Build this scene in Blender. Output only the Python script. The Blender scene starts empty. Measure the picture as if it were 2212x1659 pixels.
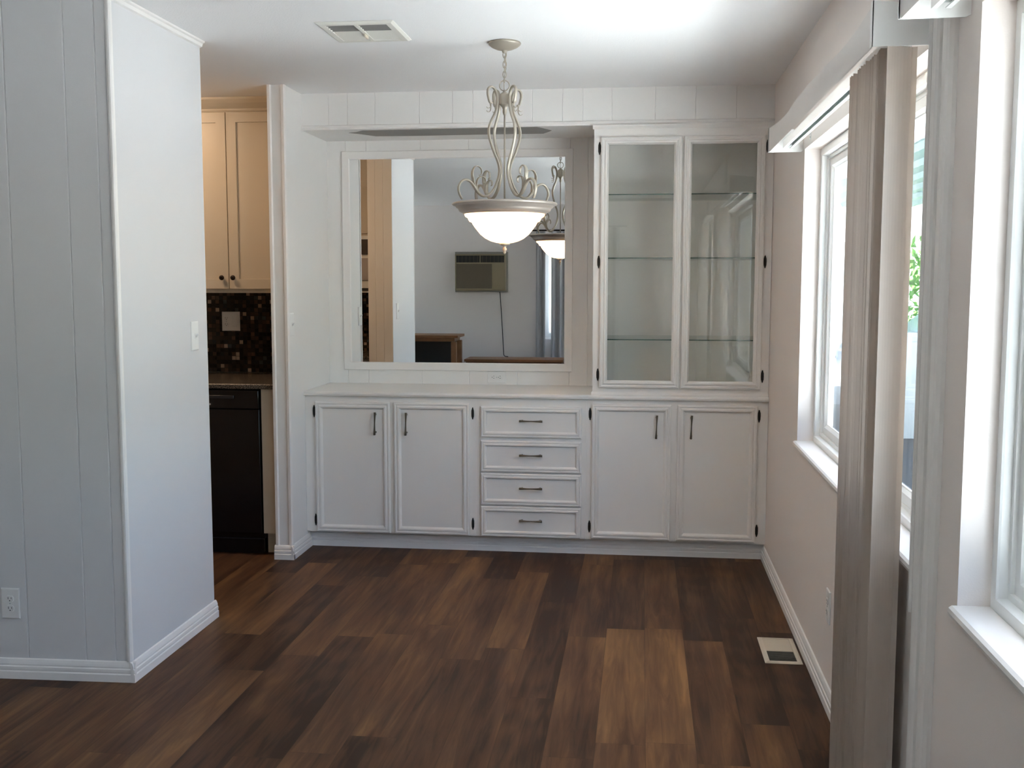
import bpy, bmesh, math, random
from mathutils import Vector, Matrix

random.seed(7)
SC = bpy.context.scene
COL = SC.collection
PI = math.pi

# ------------------------------------------------------------------ camera
H = 2.635                                    # ceiling height
cam_d = bpy.data.cameras.new('camera')
cam = bpy.data.objects.new('camera', cam_d)
COL.objects.link(cam)
YAW, PITCH, ROLL, FPX, CAMH = 0.1205, 0.0960, 0.0008, 2310.8, 1.572
cy, sy, cp, sp = math.cos(YAW), math.sin(YAW), math.cos(PITCH), math.sin(PITCH)
fw = Vector((-sy * cp, cy * cp, -sp))
rt = Vector((cy, sy, 0))
up = rt.cross(fw)
r2 = rt * math.cos(ROLL) + up * math.sin(ROLL)
u2 = up * math.cos(ROLL) - rt * math.sin(ROLL)
cam.matrix_world = Matrix(((r2.x, u2.x, -fw.x, 0), (r2.y, u2.y, -fw.y, 0), (r2.z, u2.z, -fw.z, CAMH), (0, 0, 0, 1)))
cam_d.sensor_width = 36
cam_d.lens = FPX / 2212 * 36
cam_d.clip_start = 0.05
SC.camera = cam

# ------------------------------------------------------------------ world, sun, exposure
SC.view_settings.view_transform = 'Standard'
SC.view_settings.look = 'None'
SC.view_settings.gamma = 1
SC.view_settings.use_curve_mapping = False
SC.view_settings.exposure = 2.2
SC.cycles.use_denoising = True
SC.cycles.max_bounces = 14
SC.cycles.diffuse_bounces = 8
SC.cycles.transparent_max_bounces = 16
SC.cycles.sample_clamp_indirect = 8

w = bpy.data.worlds.new('sky_world')
SC.world = w
w.use_nodes = True
nt = w.node_tree
bg = nt.nodes['Background']
skyn = nt.nodes.new('ShaderNodeTexSky')
skyn.sky_type = 'NISHITA'
skyn.sun_disc = False
skyn.sun_elevation = math.radians(66)
skyn.sun_rotation = math.radians(60)
hazy = nt.nodes.new('ShaderNodeMix')        # thin white haze over the blue
hazy.data_type = 'RGBA'
hazy.inputs[0].default_value = 0.15
hazy.inputs[7].default_value = (3.3, 3.2, 3.05, 1)
nt.links.new(skyn.outputs[0], hazy.inputs[6])
nt.links.new(hazy.outputs[2], bg.inputs['Color'])
bg.inputs['Strength'].default_value = 0.25

sd = bpy.data.lights.new('sun', 'SUN')
sd.energy = 21.0
sd.angle = 0.01
sd.color = (0.965, 0.98, 1.0)
sun = bpy.data.objects.new('sun', sd)
COL.objects.link(sun)
sun.rotation_euler = Vector((-0.22, -0.20, -1.0)).to_track_quat('-Z', 'Y').to_euler()


def portal(loc, rot, sx, sy_):
    d = bpy.data.lights.new('window_portal', 'AREA')
    d.shape = 'RECTANGLE'
    d.size, d.size_y = sx, sy_
    d.cycles.is_portal = True
    o = bpy.data.objects.new('window_portal', d)
    COL.objects.link(o)
    o.location = loc
    o.rotation_euler = rot
    return o


def lamp(name, loc, power, color, size=0.05, kind='POINT'):
    d = bpy.data.lights.new(name, kind)
    d.energy = power
    d.color = color
    if kind == 'POINT':
        d.shadow_soft_size = size
    else:
        d.size = size
    o = bpy.data.objects.new(name, d)
    COL.objects.link(o)
    o.location = loc
    return o


# ------------------------------------------------------------------ materials
def mat(name, color, rough=0.5, metal=0.0, bump=0.0, bscale=200.0, spec=0.5, var=0.0, vscale=4.0):
    m = bpy.data.materials.new(name)
    m.use_nodes = True
    n, l = m.node_tree.nodes, m.node_tree.links
    b = n['Principled BSDF']
    b.inputs['Base Color'].default_value = (*color, 1)
    b.inputs['Roughness'].default_value = rough
    b.inputs['Metallic'].default_value = metal
    b.inputs['Specular IOR Level'].default_value = spec
    tc = n.new('ShaderNodeTexCoord')
    if bump:
        t = n.new('ShaderNodeTexNoise')
        t.inputs['Scale'].default_value = bscale
        t.inputs['Detail'].default_value = 4
        l.new(tc.outputs['Object'], t.inputs['Vector'])
        bp = n.new('ShaderNodeBump')
        bp.inputs['Strength'].default_value = bump
        bp.inputs['Distance'].default_value = 0.002
        l.new(t.outputs[0], bp.inputs['Height'])
        l.new(bp.outputs[0], b.inputs['Normal'])
    if var:
        t2 = n.new('ShaderNodeTexNoise')
        t2.inputs['Scale'].default_value = vscale
        t2.inputs['Detail'].default_value = 3
        l.new(tc.outputs['Object'], t2.inputs['Vector'])
        mx = n.new('ShaderNodeMix')
        mx.data_type = 'RGBA'
        mx.inputs[6].default_value = (*[c * (1 - var) for c in color], 1)
        mx.inputs[7].default_value = (*[min(1, c * (1 + var)) for c in color], 1)
        l.new(t2.outputs[0], mx.inputs[0])
        l.new(mx.outputs[2], b.inputs['Base Color'])
    return m


def thin_glass(name, tint=(1, 1, 1), refl=1.0):
    m = bpy.data.materials.new(name)
    m.use_nodes = True
    n, l = m.node_tree.nodes, m.node_tree.links
    n.remove(n['Principled BSDF'])
    out = n['Material Output']
    tr = n.new('ShaderNodeBsdfTransparent')
    tr.inputs[0].default_value = (*tint, 1)
    gl = n.new('ShaderNodeBsdfGlossy')
    gl.inputs['Roughness'].default_value = 0.0
    lw = n.new('ShaderNodeLayerWeight')
    lw.inputs['Blend'].default_value = 0.5
    pw = n.new('ShaderNodeMath')
    pw.operation = 'POWER'
    pw.inputs[1].default_value = 5.0
    l.new(lw.outputs['Facing'], pw.inputs[0])
    mu = n.new('ShaderNodeMath')
    mu.operation = 'MULTIPLY_ADD'
    mu.inputs[1].default_value = 0.96 * refl
    mu.inputs[2].default_value = 0.04 * refl
    mx = n.new('ShaderNodeMixShader')
    l.new(pw.outputs[0], mu.inputs[0])
    l.new(mu.outputs[0], mx.inputs[0])
    l.new(tr.outputs[0], mx.inputs[1])
    l.new(gl.outputs[0], mx.inputs[2])
    l.new(mx.outputs[0], out.inputs[0])
    return m


def wood_floor():
    m = bpy.data.materials.new('plank_floor')
    m.use_nodes = True
    n, l = m.node_tree.nodes, m.node_tree.links
    b = n['Principled BSDF']
    tc = n.new('ShaderNodeTexCoord')
    sep = n.new('ShaderNodeSeparateXYZ')
    l.new(tc.outputs['Object'], sep.inputs[0])

    def M(op, a, b_=None, c=None):
        q = n.new('ShaderNodeMath')
        q.operation = op
        for i, v in enumerate((a, b_, c)):
            if v is None:
                continue
            if isinstance(v, (int, float)):
                q.inputs[i].default_value = v
            else:
                l.new(v, q.inputs[i])
        return q.outputs[0]

    def wn(v):
        q = n.new('ShaderNodeTexWhiteNoise')
        q.noise_dimensions = '2D'
        l.new(v, q.inputs['Vector'])
        return q.outputs['Value']

    def comb(x, y, z=0.0):
        q = n.new('ShaderNodeCombineXYZ')
        for i, v in enumerate((x, y, z)):
            if isinstance(v, (int, float)):
                q.inputs[i].default_value = v
            else:
                l.new(v, q.inputs[i])
        return q.outputs[0]
    X = M('DIVIDE', M('ADD', sep.outputs[0], 20.03), 0.170)
    row = M('FLOOR', X)
    off = wn(comb(row, 3.1))
    Y = M('ADD', M('DIVIDE', M('ADD', sep.outputs[1], 20.0), 1.22), off)
    idx = M('FLOOR', Y)
    pl = wn(comb(row, idx))
    pl2 = wn(comb(M('ADD', row, 57.3), idx))
    # grain: noise stretched along the plank, shifted per plank
    gx = M('ADD', M('MULTIPLY', sep.outputs[0], 26.0), M('MULTIPLY', pl, 90.0))
    gy = M('ADD', M('MULTIPLY', sep.outputs[1], 1.9), M('MULTIPLY', pl2, 40.0))
    g = n.new('ShaderNodeTexNoise')
    g.inputs['Scale'].default_value = 1.0
    g.inputs['Detail'].default_value = 6
    g.inputs['Roughness'].default_value = 0.62
    g.inputs['Distortion'].default_value = 1.1
    l.new(comb(gx, gy), g.inputs['Vector'])
    # broad tone inside a plank
    g2 = n.new('ShaderNodeTexNoise')
    g2.inputs['Scale'].default_value = 1.0
    g2.inputs['Detail'].default_value = 2
    l.new(comb(M('ADD', M('MULTIPLY', sep.outputs[0], 9.0), M('MULTIPLY', pl2, 70.0)),
               M('ADD', M('MULTIPLY', sep.outputs[1], 0.8), M('MULTIPLY', pl, 30.0))), g2.inputs['Vector'])
    # cathedral rings
    wv = n.new('ShaderNodeTexWave')
    wv.wave_type = 'RINGS'
    wv.inputs['Scale'].default_value = 1.0
    wv.inputs['Distortion'].default_value = 5.0
    wv.inputs['Detail'].default_value = 2.0
    fx = M('SUBTRACT', M('FRACT', X), 0.5)
    l.new(comb(M('MULTIPLY', fx, 2.4), M('MULTIPLY', M('SUBTRACT', M('FRACT', Y), pl2), 2.0), M('MULTIPLY', pl, 5.0)), wv.inputs['Vector'])
    t = M('ADD', M('ADD', M('MULTIPLY', pl, 0.52), 0.02), M('MULTIPLY', M('SUBTRACT', g2.outputs[0], 0.5), 1.0))
    t = M('ADD', t, M('MULTIPLY', M('SUBTRACT', g.outputs[0], 0.5), 1.05))
    t = M('ADD', t, M('MULTIPLY', M('SUBTRACT', wv.outputs['Fac'], 0.5), 0.12))
    ramp = n.new('ShaderNodeValToRGB')
    e = ramp.color_ramp.elements
    e[0].position, e[0].color = 0.0, (0.040, 0.020, 0.012, 1)
    e[1].position, e[1].color = 0.95, (0.27, 0.138, 0.055, 1)
    k = e.new(0.35)
    k.color = (0.105, 0.050, 0.025, 1)
    k = e.new(0.62)
    k.color = (0.165, 0.083, 0.036, 1)
    l.new(t, ramp.inputs[0])
    # joints
    ex = M('ABSOLUTE', fx)
    ey = M('ABSOLUTE', M('SUBTRACT', M('FRACT', Y), 0.5))
    j = M('MAXIMUM', M('GREATER_THAN', ex, 0.4925), M('GREATER_THAN', ey, 0.499))
    mx = n.new('ShaderNodeMix')
    mx.data_type = 'RGBA'
    l.new(M('MULTIPLY', j, 0.45), mx.inputs[0])
    l.new(ramp.outputs[0], mx.inputs[6])
    mx.inputs[7].default_value = (0.03, 0.017, 0.011, 1)
    l.new(mx.outputs[2], b.inputs['Base Color'])
    b.inputs['Roughness'].default_value = 0.46
    b.inputs['Specular IOR Level'].default_value = 0.12
    bp = n.new('ShaderNodeBump')
    bp.inputs['Strength'].default_value = 0.12
    bp.inputs['Distance'].default_value = 0.002
    l.new(M('SUBTRACT', g.outputs[0], M('MULTIPLY', j, 0.6)), bp.inputs['Height'])
    l.new(bp.outputs[0], b.inputs['Normal'])
    return m


def mosaic():
    m = bpy.data.materials.new('mosaic_tile')
    m.use_nodes = True
    n, l = m.node_tree.nodes, m.node_tree.links
    b = n['Principled BSDF']
    tc = n.new('ShaderNodeTexCoord')
    sc = n.new('ShaderNodeVectorMath')
    sc.operation = 'MULTIPLY'
    s = 1 / 0.0255
    sc.inputs[1].default_value = (s, 0, s)
    l.new(tc.outputs['Object'], sc.inputs[0])
    fl = n.new('ShaderNodeVectorMath')
    fl.operation = 'FLOOR'
    l.new(sc.outputs[0], fl.inputs[0])
    wn = n.new('ShaderNodeTexWhiteNoise')
    wn.noise_dimensions = '3D'
    l.new(fl.outputs[0], wn.inputs['Vector'])
    ramp = n.new('ShaderNodeValToRGB')
    ramp.color_ramp.interpolation = 'CONSTANT'
    e = ramp.color_ramp.elements
    e[0].position, e[0].color = 0, (0.010, 0.008, 0.007, 1)
    e[1].position, e[1].color = 0.3, (0.030, 0.021, 0.016, 1)
    for p_, c in ((0.55, (0.055, 0.034, 0.024)), (0.72, (0.018, 0.018, 0.018)), (0.82, (0.10, 0.055, 0.035)), (0.915, (0.40, 0.29, 0.21)), (0.97, (0.05, 0.06, 0.06))):
        k = e.new(p_)
        k.color = (*c, 1)
    l.new(wn.outputs['Value'], ramp.inputs[0])
    fr = n.new('ShaderNodeVectorMath')
    fr.operation = 'FRACTION'
    l.new(sc.outputs[0], fr.inputs[0])
    sub = n.new('ShaderNodeVectorMath')
    sub.operation = 'SUBTRACT'
    sub.inputs[1].default_value = (0.5, 0, 0.5)
    l.new(fr.outputs[0], sub.inputs[0])
    ab = n.new('ShaderNodeVectorMath')
    ab.operation = 'ABSOLUTE'
    l.new(sub.outputs[0], ab.inputs[0])
    sp_ = n.new('ShaderNodeSeparateXYZ')
    l.new(ab.outputs[0], sp_.inputs[0])
    mxm = n.new('ShaderNodeMath')
    mxm.operation = 'MAXIMUM'
    l.new(sp_.outputs[0], mxm.inputs[0])
    l.new(sp_.outputs[2], mxm.inputs[1])
    gt = n.new('ShaderNodeMath')
    gt.operation = 'GREATER_THAN'
    gt.inputs[1].default_value = 0.455
    l.new(mxm.outputs[0], gt.inputs[0])
    mx = n.new('ShaderNodeMix')
    mx.data_type = 'RGBA'
    l.new(gt.outputs[0], mx.inputs[0])
    l.new(ramp.outputs[0], mx.inputs[6])
    mx.inputs[7].default_value = (0.022, 0.018, 0.015, 1)
    l.new(mx.outputs[2], b.inputs['Base Color'])
    b.inputs['Roughness'].default_value = 0.18
    return m


def granite():
    m = mat('granite_top', (0.06, 0.05, 0.045), 0.25)
    n, l = m.node_tree.nodes, m.node_tree.links
    b = n['Principled BSDF']
    t = n.new('ShaderNodeTexNoise')
    t.inputs['Scale'].default_value = 180
    t.inputs['Detail'].default_value = 3
    tc = n.new('ShaderNodeTexCoord')
    l.new(tc.outputs['Object'], t.inputs['Vector'])
    r = n.new('ShaderNodeValToRGB')
    r.color_ramp.elements[0].position = 0.42
    r.color_ramp.elements[0].color = (0.025, 0.021, 0.018, 1)
    r.color_ramp.elements[1].position = 0.68
    r.color_ramp.elements[1].color = (0.22, 0.18, 0.14, 1)
    l.new(t.outputs[0], r.inputs[0])
    l.new(r.outputs[0], b.inputs['Base Color'])
    return m


def bowl_glass():
    m = bpy.data.materials.new('alabaster_glass')
    m.use_nodes = True
    n, l = m.node_tree.nodes, m.node_tree.links
    n.remove(n['Principled BSDF'])
    out = n['Material Output']
    tc = n.new('ShaderNodeTexCoord')
    t = n.new('ShaderNodeTexNoise')
    t.inputs['Scale'].default_value = 9
    t.inputs['Detail'].default_value = 3
    t.inputs['Distortion'].default_value = 1.5
    l.new(tc.outputs['Object'], t.inputs['Vector'])
    r = n.new('ShaderNodeValToRGB')
    r.color_ramp.elements[0].position = 0.35
    r.color_ramp.elements[0].color = (0.74, 0.50, 0.30, 1)
    r.color_ramp.elements[1].position = 0.65
    r.color_ramp.elements[1].color = (0.90, 0.78, 0.62, 1)
    l.new(t.outputs[0], r.inputs[0])
    tl = n.new('ShaderNodeBsdfTranslucent')
    df = n.new('ShaderNodeBsdfDiffuse')
    l.new(r.outputs[0], tl.inputs[0])
    l.new(r.outputs[0], df.inputs[0])
    mx = n.new('ShaderNodeMixShader')
    mx.inputs[0].default_value = 0.35
    l.new(tl.outputs[0], mx.inputs[1])
    l.new(df.outputs[0], mx.inputs[2])
    l.new(mx.outputs[0], out.inputs[0])
    return m


def emit(name, color, strength):
    m = bpy.data.materials.new(name)
    m.use_nodes = True
    b = m.node_tree.nodes['Principled BSDF']
    b.inputs['Base Color'].default_value = (*color, 1)
    b.inputs['Emission Color'].default_value = (*color, 1)
    b.inputs['Emission Strength'].default_value = strength
    return m


WHITE = (0.80, 0.775, 0.745)
M_WALL = mat('wall_paint', (0.80, 0.785, 0.765), 0.55, bump=0.15, bscale=260)
M_CEIL = mat('ceiling_texture', (0.88, 0.875, 0.875), 0.8, bump=0.5, bscale=150)
M_CAB = mat('cabinet_paint', WHITE, 0.38, bump=0.05, bscale=120)
M_TRIM = mat('trim_paint', (0.82, 0.795, 0.77), 0.4)
M_LWALL = mat('left_wall_paint', (0.675, 0.67, 0.675), 0.55, bump=0.15, bscale=260)
M_RWALL = mat('window_wall_paint', (0.80, 0.735, 0.695), 0.6, bump=0.15, bscale=260)
M_FLOOR = wood_floor()
M_HINGE = mat('black_iron', (0.025, 0.021, 0.018), 0.45, 0.6)
M_PULL = mat('bronze_pull', (0.16, 0.135, 0.10), 0.33, 0.9)
M_FIX = mat('champagne_metal', (0.41, 0.365, 0.30), 0.42, 0.35)
M_RIM = mat('brushed_rim', (0.52, 0.46, 0.41), 0.36, 0.5)
M_BOWL = bowl_glass()
M_BULB = emit('bulb_light', (1.0, 0.80, 0.54), 36)
M_MIRROR = mat('mirror_silver', (0.86, 0.87, 0.86), 0.0, 1.0)
M_PANE = thin_glass('cabinet_glass', (1.0, 1.0, 0.99), 1.5)
M_WGLASS = thin_glass('window_glass', (0.95, 0.985, 0.98), 1.0)
M_SHELF = thin_glass('shelf_glass', (0.93, 0.96, 0.935), 0.8)
M_SHELFE = mat('shelf_edge', (0.02, 0.075, 0.05), 0.1)
M_VINYL = mat('window_vinyl', (0.82, 0.83, 0.82), 0.35)
M_VANE = mat('vane_fabric', (0.74, 0.67, 0.61), 0.55)
_n, _l = M_VANE.node_tree.nodes, M_VANE.node_tree.links
_t = _n.new('ShaderNodeBsdfTranslucent')
_t.inputs[0].default_value = (0.74, 0.66, 0.58, 1)
_m = _n.new('ShaderNodeMixShader')
_m.inputs[0].default_value = 0.30
_l.new(_n['Principled BSDF'].outputs[0], _m.inputs[1])
_l.new(_t.outputs[0], _m.inputs[2])
_l.new(_m.outputs[0], _n['Material Output'].inputs[0])
M_VAL = mat('valance_vinyl', (0.70, 0.655, 0.62), 0.4)
M_CAP = mat('valance_cap', (0.80, 0.80, 0.78), 0.35)
M_ALU = mat('track_aluminium', (0.45, 0.50, 0.50), 0.35, 0.7)
M_PLATE = mat('plate_plastic', (0.80, 0.79, 0.77), 0.3)
M_SLOT = mat('slot_dark', (0.03, 0.03, 0.03), 0.5)
M_VENT = mat('vent_enamel', (0.74, 0.72, 0.66), 0.4)
M_VDARK = mat('duct_dark', (0.22, 0.21, 0.20), 0.6)
M_REG = mat('register_enamel', (0.60, 0.53, 0.43), 0.4)
M_RDARK = mat('register_mesh', (0.09, 0.08, 0.07), 0.6)
M_BARE = mat('bare_board', (0.30, 0.29, 0.27), 0.8, bump=0.2, bscale=60, var=0.12, vscale=6)
M_KCAB = mat('kitchen_cream_paint', (0.58, 0.51, 0.405), 0.4)
M_KWALL = mat('kitchen_wall_paint', (0.86, 0.75, 0.62), 0.55)
M_KNOB = mat('dark_knob', (0.03, 0.022, 0.018), 0.35, 0.7)
M_TILE = mosaic()
M_GRAN = granite()
M_DW = mat('dishwasher_black', (0.006, 0.006, 0.007), 0.22)
M_DWT = mat('dishwasher_trim', (0.05, 0.05, 0.055), 0.25, 0.5)
M_STEEL = mat('microwave_grey', (0.42, 0.38, 0.36), 0.35, 0.3)
M_MWIN = mat('microwave_window', (0.05, 0.04, 0.035), 0.2)
M_AC = mat('ac_tan', (0.30, 0.25, 0.16), 0.5)
M_ACD = mat('ac_brown', (0.13, 0.105, 0.07), 0.6)
M_ACK = mat('ac_dark', (0.025, 0.022, 0.02), 0.5)
M_ACG = mat('ac_grey', (0.30, 0.29, 0.26), 0.5)
M_OAK = mat('oak_wood', (0.28, 0.13, 0.055), 0.45, var=0.3, vscale=12)
M_DOAK = mat('dark_oak', (0.16, 0.075, 0.035), 0.45, var=0.3, vscale=12)
M_CORD = mat('black_cord', (0.02, 0.02, 0.02), 0.5)
M_CURT = mat('grey_curtain', (0.47, 0.47, 0.49), 0.8)
M_FWALL = mat('far_wall_paint', (0.80, 0.75, 0.73), 0.6)
M_CONC = mat('concrete_ground', (0.55, 0.547, 0.543), 0.8, var=0.08, vscale=0.8)
M_GRAVEL = mat('gravel_ground', (0.36, 0.355, 0.35), 0.9, var=0.12, vscale=3)
M_ASPH = mat('asphalt_ground', (0.06, 0.06, 0.062), 0.9, var=0.15, vscale=2)
M_CARP = mat('carport_metal', (0.11, 0.185, 0.18), 0.45)
M_FASC = mat('carport_fascia', (0.80, 0.80, 0.84), 0.5)
M_LEAF = mat('shrub_leaf', (0.12, 0.30, 0.05), 0.6, var=0.4, vscale=9)
M_STEM = mat('shrub_stem', (0.14, 0.09, 0.05), 0.8)
M_BLOCK = mat('block_wall', (0.58, 0.60, 0.60), 0.85, var=0.08, vscale=3)
M_CAR = mat('car_paint', (0.05, 0.11, 0.20), 0.2, 0.4)
M_CARG = mat('car_glass', (0.02, 0.03, 0.035), 0.05)
M_TIRE = mat('tire_rubber', (0.015, 0.015, 0.015), 0.8)
M_HUB = mat('wheel_hub', (0.5, 0.5, 0.52), 0.3, 0.8)
M_SIDING = mat('white_siding', (0.80, 0.80, 0.78), 0.6)
M_ROOF = mat('roof_shingle', (0.30, 0.28, 0.26), 0.9)


# ------------------------------------------------------------------ mesh helpers
class MB:
    def __init__(self):
        self.bm = bmesh.new()
        self.mi = 0

    def face(self, vs, smooth=False):
        try:
            f = self.bm.faces.new(vs)
            f.smooth = smooth
            f.material_index = self.mi
            return f
        except ValueError:
            return None

    def box(self, x0, x1, y0, y1, z0, z1, bev=0.0, seg=2):
        b = self.bm
        v = [b.verts.new((x, y, z)) for x in (x0, x1) for y in (y0, y1) for z in (z0, z1)]
        fs = [self.face([v[i] for i in q]) for q in ((0, 1, 3, 2), (4, 6, 7, 5), (0, 4, 5, 1), (2, 3, 7, 6), (0, 2, 6, 4), (1, 5, 7, 3))]
        if bev:
            es = list({e for f in fs for e in f.edges})
            r = bmesh.ops.bevel(b, geom=es, offset=bev, segments=seg, affect='EDGES', profile=0.5)
            for f in r['faces']:
                f.material_index = self.mi
                f.smooth = True
        return self

    def prism(self, prof, axis, a0, a1, smooth=False, cap=True):
        """closed 2-D profile extruded along axis: 'x' takes (y,z), 'y' takes (x,z), 'z' takes (x,y)"""
        def P(q, a):
            return {'x': (a, q[0], q[1]), 'y': (q[0], a, q[1]), 'z': (q[0], q[1], a)}[axis]
        A = [self.bm.verts.new(P(q, a0)) for q in prof]
        B = [self.bm.verts.new(P(q, a1)) for q in prof]
        n = len(prof)
        for i in range(n):
            self.face([A[i], A[(i + 1) % n], B[(i + 1) % n], B[i]], smooth)
        if cap:
            self.face(A[::-1])
            self.face(B)
        return self

    def rings(self, P, u0, u1, v0, v1, prof, fill=True, back=False):
        """mitred rectangular moulding: prof = [(inset, height)], P maps (u,v,h) to space"""
        last = first = None
        for d, h in prof:
            c = [self.bm.verts.new(P(u, v, h)) for u, v in ((u0 + d, v0 + d), (u1 - d, v0 + d), (u1 - d, v1 - d), (u0 + d, v1 - d))]
            if last:
                for i in range(4):
                    self.face([last[i], last[(i + 1) % 4], c[(i + 1) % 4], c[i]])
            else:
                first = c
            last = c
        if fill:
            self.face(last)
        if back:
            self.face(first[::-1])
        return first, last

    def lathe(self, prof, c=(0, 0), n=40, smooth=True, a0=0.0):
        rows = []
        for r, z in prof:
            if r < 1e-6:
                rows.append([self.bm.verts.new((c[0], c[1], z))])
            else:
                rows.append([self.bm.verts.new((c[0] + r * math.cos(2 * PI * k / n + a0), c[1] + r * math.sin(2 * PI * k / n + a0), z)) for k in range(n)])
        for A, B in zip(rows, rows[1:]):
            for k in range(n):
                k2 = (k + 1) % n
                if len(A) == 1 and len(B) == 1:
                    continue
                if len(A) == 1:
                    self.face([A[0], B[k2], B[k]], smooth)
                elif len(B) == 1:
                    self.face([A[k], A[k2], B[0]], smooth)
                else:
                    self.face([A[k], A[k2], B[k2], B[k]], smooth)
        return self

    def tube(self, pts, rad, n=10, closed=False, flat=1.0, ref=None):
        """tube through pts; rad number or list; flat squeezes the section across ref"""
        pts = [Vector(p) for p in pts]
        N = len(pts)
        rad = [rad] * N if isinstance(rad, (int, float)) else rad
        rings = []
        nrm = None
        for i, p in enumerate(pts):
            a = pts[(i - 1) % N] if (closed or i > 0) else p
            b = pts[(i + 1) % N] if (closed or i < N - 1) else p
            t = (b - a).normalized()
            if ref is not None:
                nrm = Vector(ref) - t * t.dot(Vector(ref))
                nrm.normalize()
            elif nrm is None:
                q = Vector((0, 0, 1)) if abs(t.z) < 0.9 else Vector((1, 0, 0))
                nrm = (q - t * t.dot(q)).normalized()
            else:
                nrm = (nrm - t * t.dot(nrm)).normalized()
            bi = t.cross(nrm)
            rings.append([self.bm.verts.new(p + (nrm * math.cos(2 * PI * k / n) + bi * math.sin(2 * PI * k / n) * flat) * rad[i]) for k in range(n)])
        for i in range(N if closed else N - 1):
            A, B = rings[i], rings[(i + 1) % N]
            for k in range(n):
                self.face([A[k], A[(k + 1) % n], B[(k + 1) % n], B[k]], True)
        if not closed:
            self.face(rings[0][::-1])
            self.face(rings[-1])
        return self

    def torus(self, c, R, r, axis='y', n=28, m=8, sx=1.0, sz=1.0):
        pts = []
        for k in range(n):
            a = 2 * PI * k / n
            u, v = R * math.cos(a) * sx, R * math.sin(a) * sz
            pts.append(Vector(c) + (Vector((u, 0, v)) if axis == 'y' else Vector((0, u, v)) if axis == 'x' else Vector((u, v, 0))))
        return self.tube(pts, r, m, closed=True)


def spline(pts, k=6):
    """Catmull-Rom through pts"""
    P = [Vector(p) for p in pts]
    out = []
    for i in range(len(P) - 1):
        p0, p1, p2, p3 = P[max(i - 1, 0)], P[i], P[i + 1], P[min(i + 2, len(P) - 1)]
        for j in range(k):
            t = j / k
            out.append(0.5 * ((2 * p1) + (p2 - p0) * t + (2 * p0 - 5 * p1 + 4 * p2 - p3) * t * t + (3 * p1 - p0 - 3 * p2 + p3) * t ** 3))
    out.append(P[-1])
    return out


OFF = {}


def obj(name, mb, m, parent=None, kind=None, label=None):
    """links one mesh object; world coordinates go in, the origin lands at its base"""
    bmesh.ops.recalc_face_normals(mb.bm, faces=mb.bm.faces)
    if parent is None:
        xs = [v.co for v in mb.bm.verts]
        o0 = Vector(((min(c.x for c in xs) + max(c.x for c in xs)) / 2, (min(c.y for c in xs) + max(c.y for c in xs)) / 2, min(c.z for c in xs)))
    else:
        o0 = OFF[parent.name]
    if kind == 'structure':
        o0 = Vector((0, 0, 0)) if parent is None else o0
    for v in mb.bm.verts:
        v.co -= o0
    me = bpy.data.meshes.new(name)
    mb.bm.to_mesh(me)
    mb.bm.free()
    for q in (m if isinstance(m, (list, tuple)) else [m]):
        me.materials.append(q)
    o = bpy.data.objects.new(name, me)
    COL.objects.link(o)
    OFF[o.name] = o0
    if parent is None:
        o.location = o0
    else:
        o.parent = parent
    if kind:
        o['kind'] = kind
    if label:
        o['label'] = label
    return o


def thing(name, label, cat, loc, group=None):
    o = bpy.data.objects.new(name, None)
    COL.objects.link(o)
    o.empty_display_size = 0.1
    o.location = loc
    OFF[o.name] = Vector(loc)
    return tag(o, label, cat, group)


def tag(o, label, cat, group=None):
    o['label'] = label
    o['category'] = cat
    if group:
        o['group'] = group
    return o


def struct(name, mb, m, parent=None):
    return obj(name, mb, m, parent, kind='structure' if parent is None else None)


def copy_tree(o, parent=None):
    c = o.copy()
    COL.objects.link(c)
    if parent is not None:
        c.parent = parent
    for ch in list(o.children):
        copy_tree(ch, c)
    return c


def groove_prof(a0, a1, face, back, grooves, wdt=0.006, dep=0.0035):
    """profile (a, b) of a wall face with V grooves; the face looks from back to face"""
    s = 1 if back > face else -1
    pts = [(a0, face)]
    for g in sorted(grooves):
        if a0 + wdt < g < a1 - wdt:
            pts += [(g - wdt / 2, face), (g, face + s * dep), (g + wdt / 2, face)]
    pts += [(a1, face), (a1, back), (a0, back)]
    return pts


# ------------------------------------------------------------------ room shell
R, L, W = 0.704, -1.950, -1.973
YN, YF, YP, D, YB = 3.877, 4.690, 5.750, 6.028, 6.545
XL, Y0 = -5.2, -2.0
ZS = 2.430                                   # soffit underside
WIN1 = (2.77, 4.909, 0.849, 2.151)
WIN2 = (0.80, 2.422, 0.849, 2.158)
ADDED_WIN4 = (-1.85, -0.55, 0.85, 2.1)            # unseen window added in the opposite living-room wall for more daylight
ADDED_WIN3 = (-1.70, -0.90, 0.849, 2.158)          # unseen window added for daylight behind the camera, same wall as the others
RO = R + 0.155

m_ = MB()
m_.box(XL, R + 0.02, Y0 - 0.02, YB + 0.02, -0.05, 0.0)
struct('floor', m_, M_FLOOR)
m_ = MB()
m_.box(XL, R + 0.02, Y0 - 0.02, YB + 0.02, H, H + 0.06)
struct('ceiling', m_, M_CEIL)

# right wall with two window openings and a third added for daylight
m_ = MB()
ys = [Y0, ADDED_WIN3[0], ADDED_WIN3[1], WIN2[0], WIN2[1], WIN1[0], WIN1[1], YB + 0.12]
for i in range(7):
    if i in (1, 3, 5):
        wz = {1: ADDED_WIN3, 3: WIN2, 5: WIN1}[i]
        m_.box(R, RO, ys[i], ys[i + 1], 0, wz[2])
        m_.box(R, RO, ys[i], ys[i + 1], wz[3], H)
    else:
        m_.box(R, RO, ys[i], ys[i + 1], 0, H)
struct('wall_right', m_, M_RWALL)

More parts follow.
